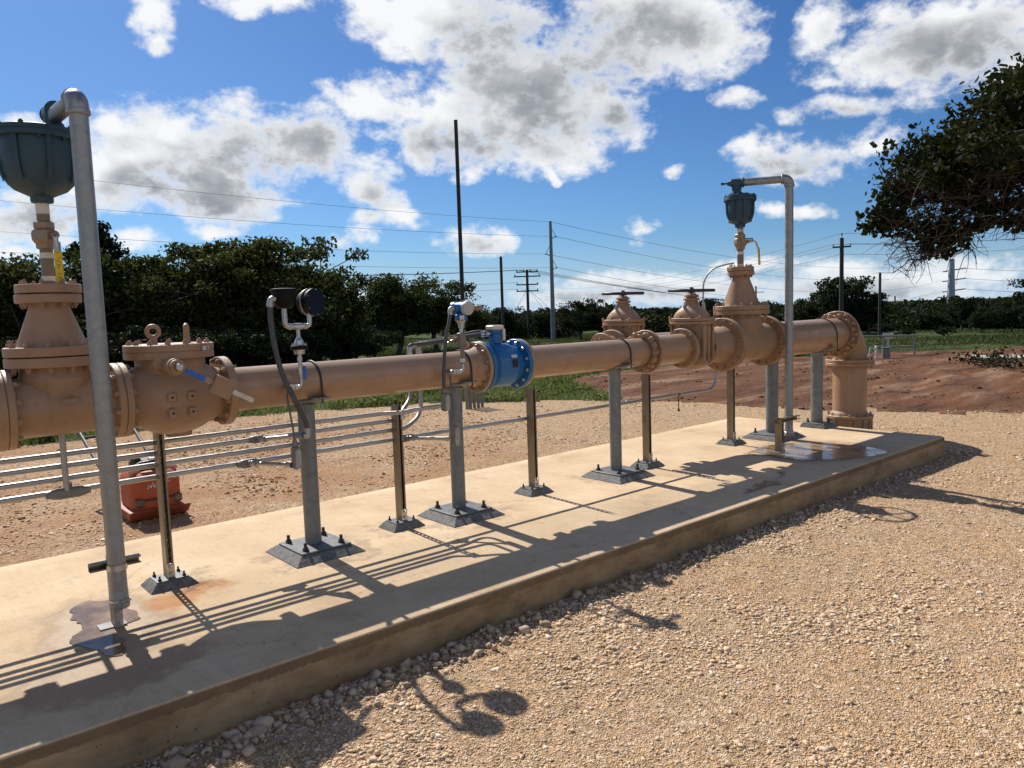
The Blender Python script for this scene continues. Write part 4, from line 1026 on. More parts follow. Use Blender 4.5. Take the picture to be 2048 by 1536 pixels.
# ---- spool between the meter and the coupling
t = thing('pipe_spool', 'long tan pipe between the blue meter and the lugged coupling', 'pipe', (2.9, 0, ZA))
part('pipe', xpipe(2.06, 3.66, .1365), TAN, t); flange_x(t, 2.048, .203, .1365, .032, 12, 1, mat=TAN, hub=.06, hubdir=1)
# ---- restrained coupling with lugs
def gland(th, c, axis, r, Rr, n, name='gland'):
    a, u, v = ortho(axis); c = Vector(c); mb = MB().ring(c-a*.02, a, r*.98, r+.03, .05, .008, 48)
    for i in range(n):
        q = 2*math.pi*(i+.5)/n; d = u*math.cos(q)+v*math.sin(q); s = u*-math.sin(q)+v*math.cos(q)
        M = Matrix((s, d, a)).transposed(); mb.box(c+d*(r+.030)-a*.012, (.055, .050, .055), M, ch=.012)
        mb.cyl(c+d*(r+.034)-a*.045, c+d*(r+.034)-a*.015, .013, seg=10)
        q2 = 2*math.pi*i/n; d2 = u*math.cos(q2)+v*math.sin(q2); s2 = u*-math.sin(q2)+v*math.cos(q2)
        mb.box(c+d2*(Rr-.024)-a*.0, (.042, .046, .032), Matrix((s2, d2, a)).transposed(), ch=.008)
    g = part(name, mb, TANCAST, th); bolts(g, c-a*.018, -a, Rr-.022, n, TANCAST, .0155, .02, 0, .02); return g
t = thing('pipe_coupling', 'tan lugged mechanical coupling in front of the first handwheel valve', 'coupling', (3.70, 0, ZA))
gland(t, (3.655, 0, ZA), X3, .145, .205, 8)
part('body', MB().lathe([(.15, 0), (.206, .0), (.210, .004), (.210, .03), (.206, .034), (.168, .036), (.160, .06), (.150, .09), (.14, .10)], (3.70, 0, ZA), X3, 48), TANCAST, t)
t = thing('pipe_spool', 'short tan pipe between the lugged coupling and the second gate valve', 'pipe', (4.0, 0, ZA))
part('pipe', xpipe(3.74, 4.30, .150), TAN, t); flange_x(t, 4.275, .203, .150, .034, 12, -1)
# ---- gate valves
def gate_valve(x, y, z, label, wheel_r, tilt):
    t = thing('gate_valve', label, 'valve', (x, y, z-.2))
    mb = xpipe(x-.14, x+.14, .150, y, z)
    mb.loft([superellipse(x, y, zz, a, b, 3.2, 40) for zz, a, b in ((z-.21, .055, .10), (z-.17, .085, .175), (z, .098, .198), (z+.12, .10, .20), (z+.245, .10, .20))])
    for sy in (-1, 1):
        for dx in (-.078, 0, .078): mb.box((x+dx, y+sy*.198, z+.06), (.028, .03, .37), ch=.005)
    part('body', mb, TANCAST, t)
    flange_x(t, x-.175, .203, .15, .034, 12, 0, y, z); f = flange_x(t, x+.145, .203, .15, .034, 12, -1, y, z)
    mb = MB()
    for z0, zz in ((z+.245, .030), (z+.279, .032)):
        mb.loft([superellipse(x, y, q, a, b, 3.4, 40) for q, a, b in ((z0, .142, .232), (z0+.003, .146, .236), (z0+zz-.003, .146, .236), (z0+zz, .142, .232))])
    fl = part('bonnet_flange', mb, TANCAST, t)
    for sx in (-1, 1):
        for k in (-.19, -.07, .07, .19):
            p = Vector((x+sx*.118, y+k, z+.311)); o1 = MB()
            bolts(fl, p, Z3, 0.0, 1, TANCAST, .0145, .015, 0, .004); bolts(fl, p-Z3*.066, -Z3, 0.0, 1, TANCAST, .0145, .015, 0, .004)
    mb = MB().loft([superellipse(x, y, z+q, a, b, n, 40) for q, a, b, n in ((.309, .115, .20, 2.8), (.335, .118, .195, 2.6), (.37, .112, .172, 2.3), (.41, .092, .125, 2.1), (.44, .070, .085, 2), (.465, .062, .066, 2), (.495, .060, .062, 2))])
    for sy in (-1, 1): mb.box((x, y+sy*.066, z+.44), (.034, .05, .075), ch=.01)
    part('bonnet', mb, TANCAST, t)
    mb = MB().lathe([(.072, 0), (.082, .004), (.082, .022), (.070, .026), (.055, .028), (.055, .036), (.076, .040), (.072, .058), (.05, .064), (.046, .075), (0, .075)], (x, y, z+.488), Z3, 28)
    g = part('packing_gland', mb, TANCAST, t)
    w0 = Vector((x, y, z+.592)); ax = (Z3+X3*tilt[0]+Y3*tilt[1]).normalized(); a, u, v = ortho(ax)
    mb = MB().tube([w0+u*(wheel_r*math.cos(q))+v*(wheel_r*math.sin(q)) for q in np.linspace(0, 2*math.pi, 49)], .0165, 10)
    for k in range(5):
        q = 2*math.pi*k/5+.3; d = u*math.cos(q)+v*math.sin(q); mb.tube([w0+d*.03, w0+d*(wheel_r*.5)+a*.004, w0+d*wheel_r], .0105, 8)
    mb.cyl(w0-a*.024, w0+a*.020, .040, .034, 20, .004)
    wh = part('handwheel', mb, RODM, t); part('stem', MB().cyl(w0-Z3*.045, w0+a*.03, .015, seg=12).hexnut(w0+a*.02, a, .022, .014), RODM, t)
    return t
gate_valve(4.47, 0, ZA-.005, 'tan gate valve in the main line, its black handwheel beside the far cone', .225, (.0, -.03))
gate_valve(4.23, .72, ZA-.005, 'tan gate valve set behind the main line, showing above the lugged coupling', .215, (.0, -.02))
t = thing('pipe_spool', 'tan bypass pipe hidden behind the main line with a blind end flange', 'pipe', (4.3, .72, ZA))
part('pipe', xpipe(3.93, 4.06, .14, .72), TAN, t)
mb = MB().tube(bend_path([(4.40, .72, ZA), (5.02, .72, ZA), (5.02, .10, ZA)], .22, 8), .136, 40); part('bend', mb, TAN, t)
flange_x(t, 4.02, .203, .14, .03, 12, 0, .72); flange_x(t, 3.86, .175, .02, .034, 10, -1, .72)
flange_x(t, 4.412, .203, .14, .03, 12, 0, .72)
# ---- reducer and big far tee
t = thing('pipe_reducer', 'short tan taper between the second gate valve and the far tee', 'pipe reducer', (4.85, 0, ZA))
part('cone', MB().lathe([(.15, 0), (.152, .0), (.160, .05), (.192, .28), (.205, .34), (.20, .36)], (4.655, 0, ZA), X3, 56), TANCAST, t)
flange_x(t, 4.653, .203, .15, .034, 12, -1); flange_x(t, 4.985, .288, .205, .036, 16, -1, bsz=.0165)
tr = tee(5.39, 5.03, 5.84, .205, .288, .212, 1.475, 1.475, .305, 'far large tan tee carrying the tall cone and far air valve', 16)
flange_x(tr, 5.024, .288, .205, .036, 16, 0); flange_x(tr, 5.815, .288, .205, .036, 16, -1, bsz=.0165)
flange_z(tr, 5.39, 0, 1.475, .300, .212, .046, 16, -1, bsz=.0165)
cone(5.385, 1.573, 1.905, .192, .087, .300, .144, 1.9, 'tall tan cone under the far ball valve', 16, 8)
# ---- far spool, elbow and riser
t = thing('pipe_spool', 'shiny tan pipe running from the far tee to the elbow', 'pipe', (6.7, 0, ZA))
part('pipe', xpipe(5.86, 7.62, .207), TAN, t); flange_x(t, 5.853, .288, .207, .036, 16, 0)
t = thing('pipe_elbow', 'tan ninety degree elbow turning the pipeline down to the ground', 'pipe elbow', (7.99, 0, .80))
gland(t, (7.575, 0, ZA), X3, .215, .295, 12)
part('flange', MB().ring((7.615, 0, ZA), X3, .19, .300, .04, .006, 56), TANCAST, t)
mb = MB().tube([(7.63, 0, ZA)]+arc((7.66, 0, ZA-.335), X3, Z3, .335, 90, 0, 14)+[(7.995, 0, .80)], .210, 48)
part('bend', mb, TANCAST, t); flange_z(t, 7.995, 0, .768, .305, .2, .040, 16, 1, bsz=.0165)
t = thing('riser_pipe', 'upright tan riser pipe standing at the far end of the slab', 'pipe', (7.995, 0, -.2))
part('pipe', MB().cyl((7.995, 0, -.30), (7.995, 0, .74), .213, seg=56), TAN, t)
flange_z(t, 7.995, 0, .724, .305, .2, .040, 16, -1, bsz=.0165)
part('collar', MB().lathe([(.213, .13), (.235, .10), (.24, .075)], (7.995, 0, -.02), Z3, 48), TANCAST, t)
flange_z(t, 7.995, 0, .015, .300, .2, .042, 14, 1, bsz=.0165, shank=.01)
mb = MB().lathe([(.26, .23), (.272, .225), (.272, .19), (.262, .185), (.262, .02), (.29, .012), (.29, -.03), (.2, -.03)], (7.995, 0, -.215), Z3, 48)
for i in range(14):
    q = 2*math.pi*(i+.5)/14; p = Vector((7.995+.277*math.cos(q), .277*math.sin(q), -.21)); mb.cyl(p, p+Z3*.23, .012, seg=8)
part('coupling', mb, TANCAST, t)

# ------------------------------------------------------------------ air valves
def ball_valve(x, z0, zv0, zv1, z1, label, lever_pts, sc=1., z_tape=()):
    t = thing('ball_valve', label, 'valve', (x, 0, z0))
    part('lower_nipple', MB().cyl((x, 0, z0), (x, 0, zv0+.01), .0315*sc, seg=28), STEELTAN, t)
    part('upper_nipple', MB().cyl((x, 0, zv1-.01), (x, 0, z1), .0315*sc, seg=28), STEELTAN, t)
    h = zv1-zv0; mb = MB()
    mb.lathe([(0, 0), (.040*sc, 0), (.046*sc, .004), (.046*sc, h*.18), (.052*sc, h*.22), (.062*sc, h*.32), (.064*sc, h*.55), (.058*sc, h*.68), (.047*sc, h*.74), (.050*sc, h*.78), (.050*sc, h*.96), (.044*sc, h), (0, h)], (x, 0, zv0), Z3, 8)
    mb.cyl((x, 0, zv0+h*.5), (x+.04*sc, -.075*sc, zv0+h*.5), .020*sc, seg=12)
    part('body', mb, BRASSY, t, sharp=25)
    mb = MB()
    for za, zb in z_tape: mb.cyl((x, 0, za), (x, 0, zb), .0325*sc, seg=28)
    part('thread_tape', mb, TAPE, t)
    return t
STEELTAN = paint('dusty_nipple_steel', (.20, .165, .125), .5, amt=.3)
# near one
t = ball_valve(-1.29, 1.80, 2.005, 2.15, 2.26, 'near bronze ball valve with a hand marked yellow lever', None, 1., ((1.835, 1.86), (1.955, 1.985), (2.19, 2.245)))
flange_z(t, -1.295, 0, 1.768, .158, .03, .048, 8, 1, bsz=.0135, shank=.004)
hp = Vector((-1.262, -.083, 2.066))
lv = part('lever', MB().tube(bend_path([hp+Vector((0, .01, .0)), hp+Vector((.003, -.02, -.005)), hp+Vector((.006, -.022, -.06))], .012), .012, 8).box(hp+Vector((.006, -.022, -.13)), (.034, .006, .20)), STEEL, t)
part('grip', MB().box(hp+Vector((.0065, -.0225, -.165)), (.0385, .011, .175), ch=.003), YELLOW, lv)
mb = MB(); rng = random.Random(5)
for k in range(7):
    zc = -.09-.021*k; q = [hp+Vector((.0065+rng.uniform(-.011, .011), -.0288, zc+rng.uniform(-.008, .008))) for _ in range(4)]
    mb.tube(q, .0009, 4)
part('handwriting', mb, INK_SHADE, lv)
# far one
t = ball_valve(5.375, 1.95, 2.19, 2.357, 2.44, 'far bronze ball valve with a yellow lever hanging on its right', None, 1.12, ((2.0, 2.03), (2.135, 2.165), (2.375, 2.41)))
flange_z(t, 5.375, 0, 1.953, .144, .03, .046, 8, 1, bsz=.0135, shank=.004)
hp = Vector((5.43, -.085, 2.29))
lv = part('lever', MB().cyl(hp+Vector((-.03, .03, 0)), hp+Vector((.012, -.01, 0)), .02, seg=12).box(hp+Vector((.012, -.012, -.005)), (.045, .03, .05), ch=.01).tube(bend_path([hp+Vector((.015, -.02, -.0)), hp+Vector((.06, -.04, -.03)), hp+Vector((.085, -.05, -.10)), hp+Vector((.105, -.055, -.26))], .03), .0095, 8), STEEL, t)
g0, g1 = hp+Vector((.085, -.05, -.09)), hp+Vector((.106, -.056, -.275)); mid = (g0+g1)/2
part('grip', MB().box(mid, (.034, .012, .19), Matrix.Rotation(R_(-6), 3, 'Y'), ch=.003), YELLOW, lv)
part('latch', MB().tube(smooth_path([(5.335, -.04, 2.43), (5.318, -.055, 2.38), (5.316, -.06, 2.30), (5.33, -.06, 2.2)], 5), .006, 6), BRASSY, t)
def air_valve(x, z, zc, r, label, xo, zo, vx, vy, nose):
    """float bucket with a bolted cover, outlet tee on top"""
    H = zc-z; t = thing('air_valve', label, 'air release valve', (x, 0, z))
    prof = [(0, 0), (.052, 0), (.055, .012), (.055, .03), (.085, .045), (.125, H*.20), (.158*r/.19, H*.30), (.176*r/.19, H*.45), (r*.985, H*.68), (r, H*.9), (r, H)]
    mb = MB().lathe(prof, (x, 0, z), Z3, 64)
    for i in range(8):
        q = 2*math.pi*(i+.12)/8; d = Vector((math.cos(q), math.sin(q), 0)); s = Vector((-math.sin(q), math.cos(q), 0))
        poly = [(r*.90, H*.30), (r+.006, H*.52), (r+.014, H), (r*.9, H)]
        mb.prism(poly, Vector((x, 0, z))-s*.011, d, Z3, s, .022)
    part('bucket', mb, TEAL, t)
    cv = part('cover', MB().lathe([(r*.9, -.002), (r+.022, 0), (r+.026, .004), (r+.026, .024), (r+.022, .028), (r+.022, .032), (r+.026, .036), (r+.024, .052), (r*.9, .064), (.09, .078), (0, .08)], (x, 0, zc), Z3, 64), TEAL, t)
    bolts(cv, (x, 0, zc+.050), Z3, r+.008, 10, TEAL, .0135, .014, .2)
    bolts(cv, (x, 0, zc+.002), -Z3, r+.008, 10, TEAL, .012, .012, .2)
    part('outlet_boss', MB().lathe([(.062, 0), (.062, .03), (.05, .036), (.05, .05)], (xo, 0, zc+.055), Z3, 8), TEAL, t)
    mb = MB().cyl((xo, 0, zc+.08), (xo, 0, zo), .043, seg=28)
    mb.lathe([(.050, 0), (.053, .003), (.053, .02), (.050, .024)], (xo, 0, zo-.075), Z3, 28)
    d = Vector((vx-xo, vy, 0)).normalized(); p = Vector((xo, 0, zo))
    mb.cyl(p-d*.055, p+d*.075, .046, seg=28).cyl(p+d*.052, p+d*.078, .053, seg=28, ch=.004)
    if nose: mb.cyl(p-d*.05, p-d*.10, .040, .022, 20).cyl(p-d*.10, p-d*.155, .010, seg=10).cyl(p-d*.14, p-d*.165, .016, seg=8)
    else: mb.cyl(p-d*.05, p-d*.062, .050, .044, 24)
    part('outlet_tee', mb, TEAL, t)
    return d
def vent(x, y, z0, zo, xo, d, label, r=.0435):
    t = thing('vent_pipe', label, 'vent pipe', (x, y, z0)); p = Vector((xo, 0, zo)); e = Vector((x, y, zo))
    part('pipe', MB().cyl((x, y, z0+.02), (x, y, zo-.05), r, seg=32), GALV, t)
    part('arm', MB().cyl(p+d*.05, e-d*.05, r*.93, seg=32), GALV, t)
    mb = MB().tube([e-d*.062]+arc(e-d*.058-Z3*.058, d, Z3, .058, 90, 0, 10)+[e-Z3*.066], r*1.16, 28)
    mb.cyl(e-d*.082, e-d*.056, r*1.26, seg=28, ch=.004).cyl(e-Z3*.086, e-Z3*.06, r*1.26, seg=28, ch=.004)
    part('elbow', mb, GALV, t)
    part('screened_end', MB().lathe([(r*.9, .0), (r*1.04, .0), (r*1.12, .006), (r*1.12, .028), (r*1.03, .034), (r*1.03, .085), (r*1.0, .09)], (x, y, z0), Z3, 32), GALV, t)
    part('band_clamp', MB().ring((x, y, z0+.035), Z3, r, r*1.13, .014, .001, 32).box((x+.035, y-.035, z0+.042), (.02, .02, .012)), STEEL, t)
    return t
d = air_valve(-1.288, 2.25, 2.57, .187, 'near slate blue float valve at the left edge, above the yellow lever', -1.205, 2.725, -1.185, -.49, False)
vent(-1.185, -.49, .122, 2.705, -1.205, d, 'near galvanised vent pipe crossing in front of the near tee')
d = air_valve(5.373, 2.43, 2.715, .148, 'far slate blue float valve against the sky on the far cone', 5.31, 2.905, 5.59, -.46, True)
vent(5.59, -.46, .125, 2.905, 5.31, d, 'far galvanised vent pipe crossing in front of the far spool')

# ------------------------------------------------------------------ supports
def pipe_support(x, rp, ztop, label, ubr, r=.055, psz=.36, gsz=.50, yc=-.02, gh=.05):
    t = thing('pipe_support', label, 'pipe support', (x, 0, 0), 'galvanised posts under the pipeline')
    g = gsz/2; p = psz/2
    mb = MB().loft([[Vector((x+a*q, yc+b*q, z)) for a, b in ((-1, -1), (1, -1), (1, 1), (-1, 1))] for q, z in ((g, -.004), (g*.985, .006), (p+.008, gh), )]); part('grout_bed', mb, GROUT, t)
    part('base_plate', MB().box((x, yc, gh+.0075), (psz, psz, .013), ch=.003), PLATE, t)
    part('post', MB().cyl((x, 0, gh+.01), (x, 0, ztop-.20), r, seg=32), GALVD, t)
    part('collar', MB().cyl((x, 0, ztop-.205), (x, 0, ztop-.03), r*1.035, seg=32), GALVD, t)
    for a in (-1, 1):
        for b in (-1, 1):
            c = Vector((x+a*(p-.05), yc+b*(p-.05), gh+.013))
            part('anchor_bolt', MB().cyl(c, c+Z3*.055, .011, seg=12).hexnut(c+Z3*.004, Z3, .019, .020).cyl(c, c+Z3*.004, .025, seg=16), DARKM, t)
    # saddle: curved cradle under the pipe
    mb = MB(); n = 12; L = .085; vs = []
    for xx in (x-L, x+L):
        for rr in (rp+.0025, rp+.011):
            for i in range(n+1):
                a = R_(-90-42+84*i/n); vs.append((xx, rr*math.cos(a), ZA+rr*math.sin(a)))
    k = n+1; fs = []
    for i in range(n): fs += [(i, i+1, 2*k+i+1, 2*k+i), (k+i, 3*k+i, 3*k+i+1, k+i+1), (i, k+i, k+i+1, i+1), (2*k+i, 2*k+i+1, 3*k+i+1, 3*k+i)]
    fs += [(0, 2*k, 3*k, k), (n, k+n, 3*k+n, 2*k+n)]
    mb.add(vs, fs)
    for s in (-1, 1): mb.box((x+.035, s*(rp*.80+.030), ZA-rp*.70), (.13, .075, .009))
    mb.loft([superellipse(x, 0, z, a, a, 2, 32) for z, a in ((ztop-.04, r*1.03), (ztop-.005, r*1.25), (ZA-rp*.99, r*1.2))])
    part('saddle', mb, GALVD, t)
    pts = [(x+ubr, rp*.98*s+s*.012, ZA-rp*.95) for s in (-1,)]+[(x+ubr, (rp+.0075)*math.cos(a), ZA+(rp+.0075)*math.sin(a)) for a in np.linspace(math.pi, 0, 28)]+[(x+ubr, rp*.98+.012, ZA-rp*.95)]
    part('u_bolt', MB().tube(pts, .0065, 8), DARKM, t)
    return t
pipe_support(.145, .1365, 1.02, 'galvanised post under the black twin dials', .055)
pipe_support(1.39, .1365, 1.02, 'galvanised post under the blue transmitter, left of the blue meter', .065)
pipe_support(3.255, .1365, 1.02, 'galvanised post just left of the lugged coupling', .075)
pipe_support(6.03, .207, .95, 'galvanised post under the far tee beside the far vent pipe', .06, .070, .40, .54)
pipe_support(7.10, .207, .95, 'last galvanised post, standing next to the riser', .10, .072, .28, .33, gh=.045)
def strut_mb(x, y, z0, z1, slots=True):
    """two slotted channels back to back: webs across X, open sides to -Y and +Y"""
    mb = MB(); w = .0205; d = .041; th = .0026
    for sy in (-1, 1):
        for sx in (-1, 1):
            mb.box((x+sx*(w-th/2), y+sy*d/2, (z0+z1)/2), (th, d-.001, z1-z0))
            mb.box((x+sx*(w-.0055), y+sy*(d-th/2), (z0+z1)/2), (.0085, th, z1-z0))
            mb.box((x+sx*(w-.0105), y+sy*(d-.005), (z0+z1)/2), (th, .0095, z1-z0))
    for sx in (-1, 1): mb.box((x+sx*.0135, y, (z0+z1)/2), (.0098, .005, z1-z0))
    z = z0; pitch = .0508
    while z < z1-.02:
        mb.box((x, y, z+.011), (.018, .005, .022)); z += pitch
    return mb
def strut_post(x, y, z1, label, gsz=(.28, .23), gh=.045):
    t = thing('strut_post', label, 'strut post', (x, y, 0), 'slotted strut posts between the pipe supports')
    a, b = gsz[0]/2, gsz[1]/2; u, v = a*.66, b*.66
    part('grout_bed', MB().loft([[Vector((x+sx*p, y+sy*q, z)) for sx, sy in ((-1, -1), (1, -1), (1, 1), (-1, 1))] for p, q, z in ((a, b, -.004), (a*.97, b*.97, .006), (u+.006, v+.006, gh))]), GROUT, t)
    part('foot_plate', MB().box((x, y, gh+.004), (2*u, 2*v, .007)), PLATE, t)
    part('channel', strut_mb(x, y, gh+.007, z1), STRUTM, t)
    mb = MB().box((x, y-.0445, gh+.052), (.043, .006, .09))
    br = part('bracket', mb, STEEL, t)
    for zz in (.028, .072): bolts(br, (x, y-.0475, gh+.007+zz), -Y3, 0, 1, STEEL, .012, .011, 0, .0)
    for sx in (-1, 1):
        for sy in (-1, 1):
            c = Vector((x+sx*(u-.022), y+sy*(v-.02), gh+.0075)); part('anchor_bolt', MB().cyl(c, c+Z3*.03, .006, seg=8).hexnut(c, Z3, .011, .012), DARKM, t)
    return t
strut_post(-.785, .045, .937, 'slotted strut post in front of the orange compactor')
strut_post(.895, .065, .925, 'slotted strut post between the dial post and the transmitter post')
strut_post(2.285, .105, .918, 'slotted strut post below the right flange of the blue meter')
strut_post(3.79, .06, .925, 'slotted strut post right behind the lugged coupling post')
strut_post(5.375, .13, .90, 'slotted strut post under the front flange of the far tee', gsz=(.26, .25))
def vent_bracket(x, y, zt, xa0, xa1, ya, label, vx, vy):
    t = thing('strut_post', label, 'bracket post', (x, y, 0), 'short brackets holding the vent pipes')
    part('channel', strut_mb(x, y, .008, zt), STRUTM, t)
    part('foot_plate', MB().box((x-.025, y-.0, .0075), (.13, .09, .006)), PLATE, t)
    br = part('bracket', MB().box((x, y-.0445, .055), (.043, .006, .105)), STEEL, t)
    for zz in (.03, .08): bolts(br, (x, y-.0475, zz), -Y3, 0, 1, STEEL, .012, .011)
    mb = MB(); w, th = .0205, .0026; L = xa1-xa0; xm = (xa0+xa1)/2; zc = zt-.035
    mb.box((xm, ya+.019, zc), (L, th, .041)).box((xm, ya, zc+.0192), (L, .041, th)).box((xm, ya, zc-.0192), (L, .041, th))
    mb.box((xm, ya-.019, zc+.0155), (L, th, .008)).box((xm, ya-.019, zc-.0155), (L, th, .008))
    part('cross_arm', mb, STRUTM, t)
    s = -1 if vy < ya else 1
    n = 20; pts = [(vx+.0475*math.cos(a), vy+s*.0475*math.sin(a), zc) for a in np.linspace(-.3, math.pi+.3, n)]
    mb = MB(); vs = []
    for zz in (-.016, .016):
        for px, py, pz in pts: vs.append((px, py, pz+zz))
    mb.add(vs, [(i, i+1, n+i+1, n+i) for i in range(n-1)])
    vs2 = [(vx+.050*math.cos(a), vy+s*.050*math.sin(a), zc+zz) for zz in (-.016, .016) for a in np.linspace(-.3, math.pi+.3, n)]
    mb.add(vs2, [(i+1, i, n+i, n+i+1) for i in range(n-1)])
    part('pipe_clamp', mb, STEEL, t); return t
vent_bracket(-1.186, -.400, .375, -1.30, -1.055, -.424, 'short strut bracket standing in the muddy puddle at the near vent pipe', -1.185, -.49)
vent_bracket(5.245, -.545, .37, 5.21, 5.66, -.535, 'short strut bracket standing in the wide puddle at the far vent pipe', 5.59, -.46)

# ------------------------------------------------------------------ conduit rack
CY = .108
def conduit(pts, label, r=.0165, bend=.12, clips=(), group='conduits of the rack behind the posts'):
    o = single('conduit', MB().tube(bend_path(pts, bend, 8), r, 14), CONDM, label, 'conduit', pts[0], group); return o
conduit([(-6.5, CY, .880), (.80, CY, .868), (.90, .005, .872), (1.0, -.04, .888), (1.16, -.155, .905)], 'top conduit of the rack, ending in the grey box under the transmitter hose', bend=.08)
conduit([(-6.5, CY, .806), (.92, CY, .806), (1.15, .24, .95), (1.15, .24, 1.32)], 'second conduit of the rack, bending up behind the pipe', bend=.16)
conduit([(-6.5, CY, .733), (1.0, CY, .735), (1.235, .24, .80), (1.235, .24, 1.33)], 'third conduit of the rack, its bend rising right of the slotted post', bend=.20)
conduit([(-6.5, CY, .655), (2.2, CY+.04, .655), (5.13, CY+.06, .655), (5.16, CY+.06, 1.0), (5.16, .30, 1.40), (5.16, .34, 1.62)], 'lowest conduit of the rack, running on to the far tee and turning up', bend=.16)
conduit([(-1.283, .068, .665), (-1.283, .068, 1.02)], 'upright conduit rising from the tee box at the left end of the rack', r=.0165)
def conduit_body(x, y, z, L, h, label, neck=None, taper=True):
    mb = MB(); k = L/2
    mb.loft([[Vector((xx, p.x+y, p.y+z)) for p in superellipse(0, 0, 0, a, b, 3, 20)] for xx, a, b in ((x-k, .019, .019), (x-k+.018, .019, .02), (x-k*.72, .023, h*.42), (x-k*.45, .024, h*.5), (x+k*.45, .024, h*.5), (x+k*.72, .023, h*.42), (x+k-.018, .019, .02), (x+k, .019, .019))])
    if neck: mb.cyl((x, y, z), Vector((x, y, z))+Vector(neck), .0215, seg=16)
    o = single('junction_box', mb, BOXM, label, 'conduit box', (x, y, z), 'cast boxes on the conduits'); return o
conduit_body(-1.275, .075, .655, .22, .062, 'long cast box under the upright conduit at the left', (0, 0, .06))
conduit_body(-.155, CY, .806, .13, .052, 'cast box on the second conduit feeding the thick flexible hose', (.0, -.035, 0))
conduit_body(-.225, CY, .655, .15, .060, 'cast box on the lowest conduit left of the dial post', (.0, -.035, 0))
conduit_body(1.01, CY+.02, .655, .15, .060, 'cast box on the lowest conduit between the two middle posts', (.0, -.035, 0))
def stub(p0, p1, label, r=.0145): single('conduit', MB().cyl(p0, p1, r, seg=16).cyl(p0, Vector(p0)+(Vector(p1)-Vector(p0))*.12, r*1.5, seg=12).cyl(Vector(p0)+(Vector(p1)-Vector(p0))*.88, p1, r*1.45, seg=12), CONDM, label, 'conduit', p0)
stub((-.145, CY-.03, .806), (.005, -.235, .845), 'short bright conduit stub running into the elbow of the thick hose')
stub((-.215, CY-.03, .655), (-.068, -.20, .660), 'short bright conduit stub running into the cast box left of the dial post')
stub((1.02, CY-.01, .655), (1.215, -.18, .655), 'short bright conduit stub running into the cast box on the transmitter post')
def lb_box(x, y, z0, z1, label):
    zc = (z0+z1)/2; t = thing('junction_box', label, 'conduit box', (x, y, z0), 'cast boxes on the conduits')
    mb = MB().box((x, y, zc), (.046, .050, z1-z0), ch=.010).cyl((x, y, z1-.004), (x, y, z1+.03), .017, seg=12).cyl((x, y, z1+.026), (x, y, z1+.05), .012, seg=6)
    part('box', mb, BOXM, t)
    h = (z1-z0)*.42; poly = [(.019*math.cos(a), (h-.019)*s+.019*math.sin(a)) for s, a0 in ((1, 0), (-1, math.pi)) for a in np.linspace(a0, a0+math.pi, 10)]
    lid = part('lid', MB().prism(poly, (x+.004, y-.0255, zc-.006), X3, Z3, -Y3, .008), LIDM, t)
    for s in (-1, 1): bolts(lid, (x+.004, y-.0335, zc-.006+s*(h-.012)), -Y3, 0, 1, STEEL, .004, .003)
lb_box(-.045, -.215, .630, .782, 'grey cast box with an oval lid left of the dial post')
lb_box(1.228, -.20, .595, .762, 'grey cast box with an oval lid on the transmitter post')
lb_box(1.165, -.18, .868, 1.008, 'grey cast box at the end of the top conduit under the transmitter hose')
def flex(pts, r, label, name='flexible_conduit', mat=None, cat='flexible conduit'):
    return single(name, MB().tube(smooth_path(pts, 7), r, 14), mat or RUBBER, label, cat, pts[0])
flex([(-.145, -.20, 1.685), (-.148, -.205, 1.58), (-.142, -.225, 1.42), (-.112, -.24, 1.25), (-.066, -.25, 1.13), (-.02, -.25, 1.02), (.022, -.245, .93), (.035, -.24, .868)], .0165, 'thick grey flexible hose hanging from the black twin dials')
flex([(1.235, -.20, 1.595), (1.205, -.215, 1.52), (1.175, -.215, 1.42), (1.163, -.205, 1.30), (1.158, -.19, 1.15), (1.162, -.18, 1.03)], .0135, 'grey flexible hose hanging from the blue transmitter')
single('conduit_elbow', MB().tube(bend_path([(.0, -.238, .842), (.034, -.24, .838), (.035, -.24, .89)], .03, 6), .0205, 14), CONDM, 'small elbow joining the thick hose to its conduit stub', 'conduit elbow', (.03, -.24, .84))
flex([(-.045, -.215, .825), (-.055, -.215, .92), (-.068, -.215, 1.02), (-.072, -.205, 1.09), (-.055, -.185, 1.14)], .0062, 'thin grey cable rising to the tap under the twin dials', 'cable', CABLE, 'cable')
flex([(1.228, -.20, .805), (1.222, -.205, .90), (1.212, -.21, 1.0), (1.205, -.21, 1.08), (1.215, -.19, 1.13)], .0062, 'thin grey cable rising to the tap under the transmitter', 'cable', CABLE, 'cable')
flex([(1.15, .24, 1.325), (1.16, .235, 1.352), (1.21, .23, 1.355), (1.30, .20, 1.362), (1.50, .15, 1.385), (1.68, .08, 1.41), (1.765, .045, 1.415)], .0175, 'flexible conduit running over the pipe to the meter cap, front one')
flex([(1.235, .24, 1.335), (1.255, .24, 1.36), (1.35, .24, 1.372), (1.55, .19, 1.40), (1.70, .11, 1.432), (1.77, .06, 1.43)], .0165, 'flexible conduit running over the pipe to the meter cap, rear one')
for x, y, z, lb in ((1.15, .24, 1.34, 'bright elbow on the second conduit behind the pipe top'), (1.235, .24, 1.35, 'bright elbow on the third conduit behind the pipe top')):
    single('conduit_elbow', MB().tube(bend_path([(x, y, z-.06), (x, y, z+.008), (x+.09, y-.005, z+.014)], .035, 6), .0215, 14).cyl((x, y, z-.075), (x, y, z-.045), .026, seg=6).cyl((x+.07, y, z+.014), (x+.10, y, z+.014), .026, seg=6), CONDM, lb, 'conduit elbow', (x, y, z))
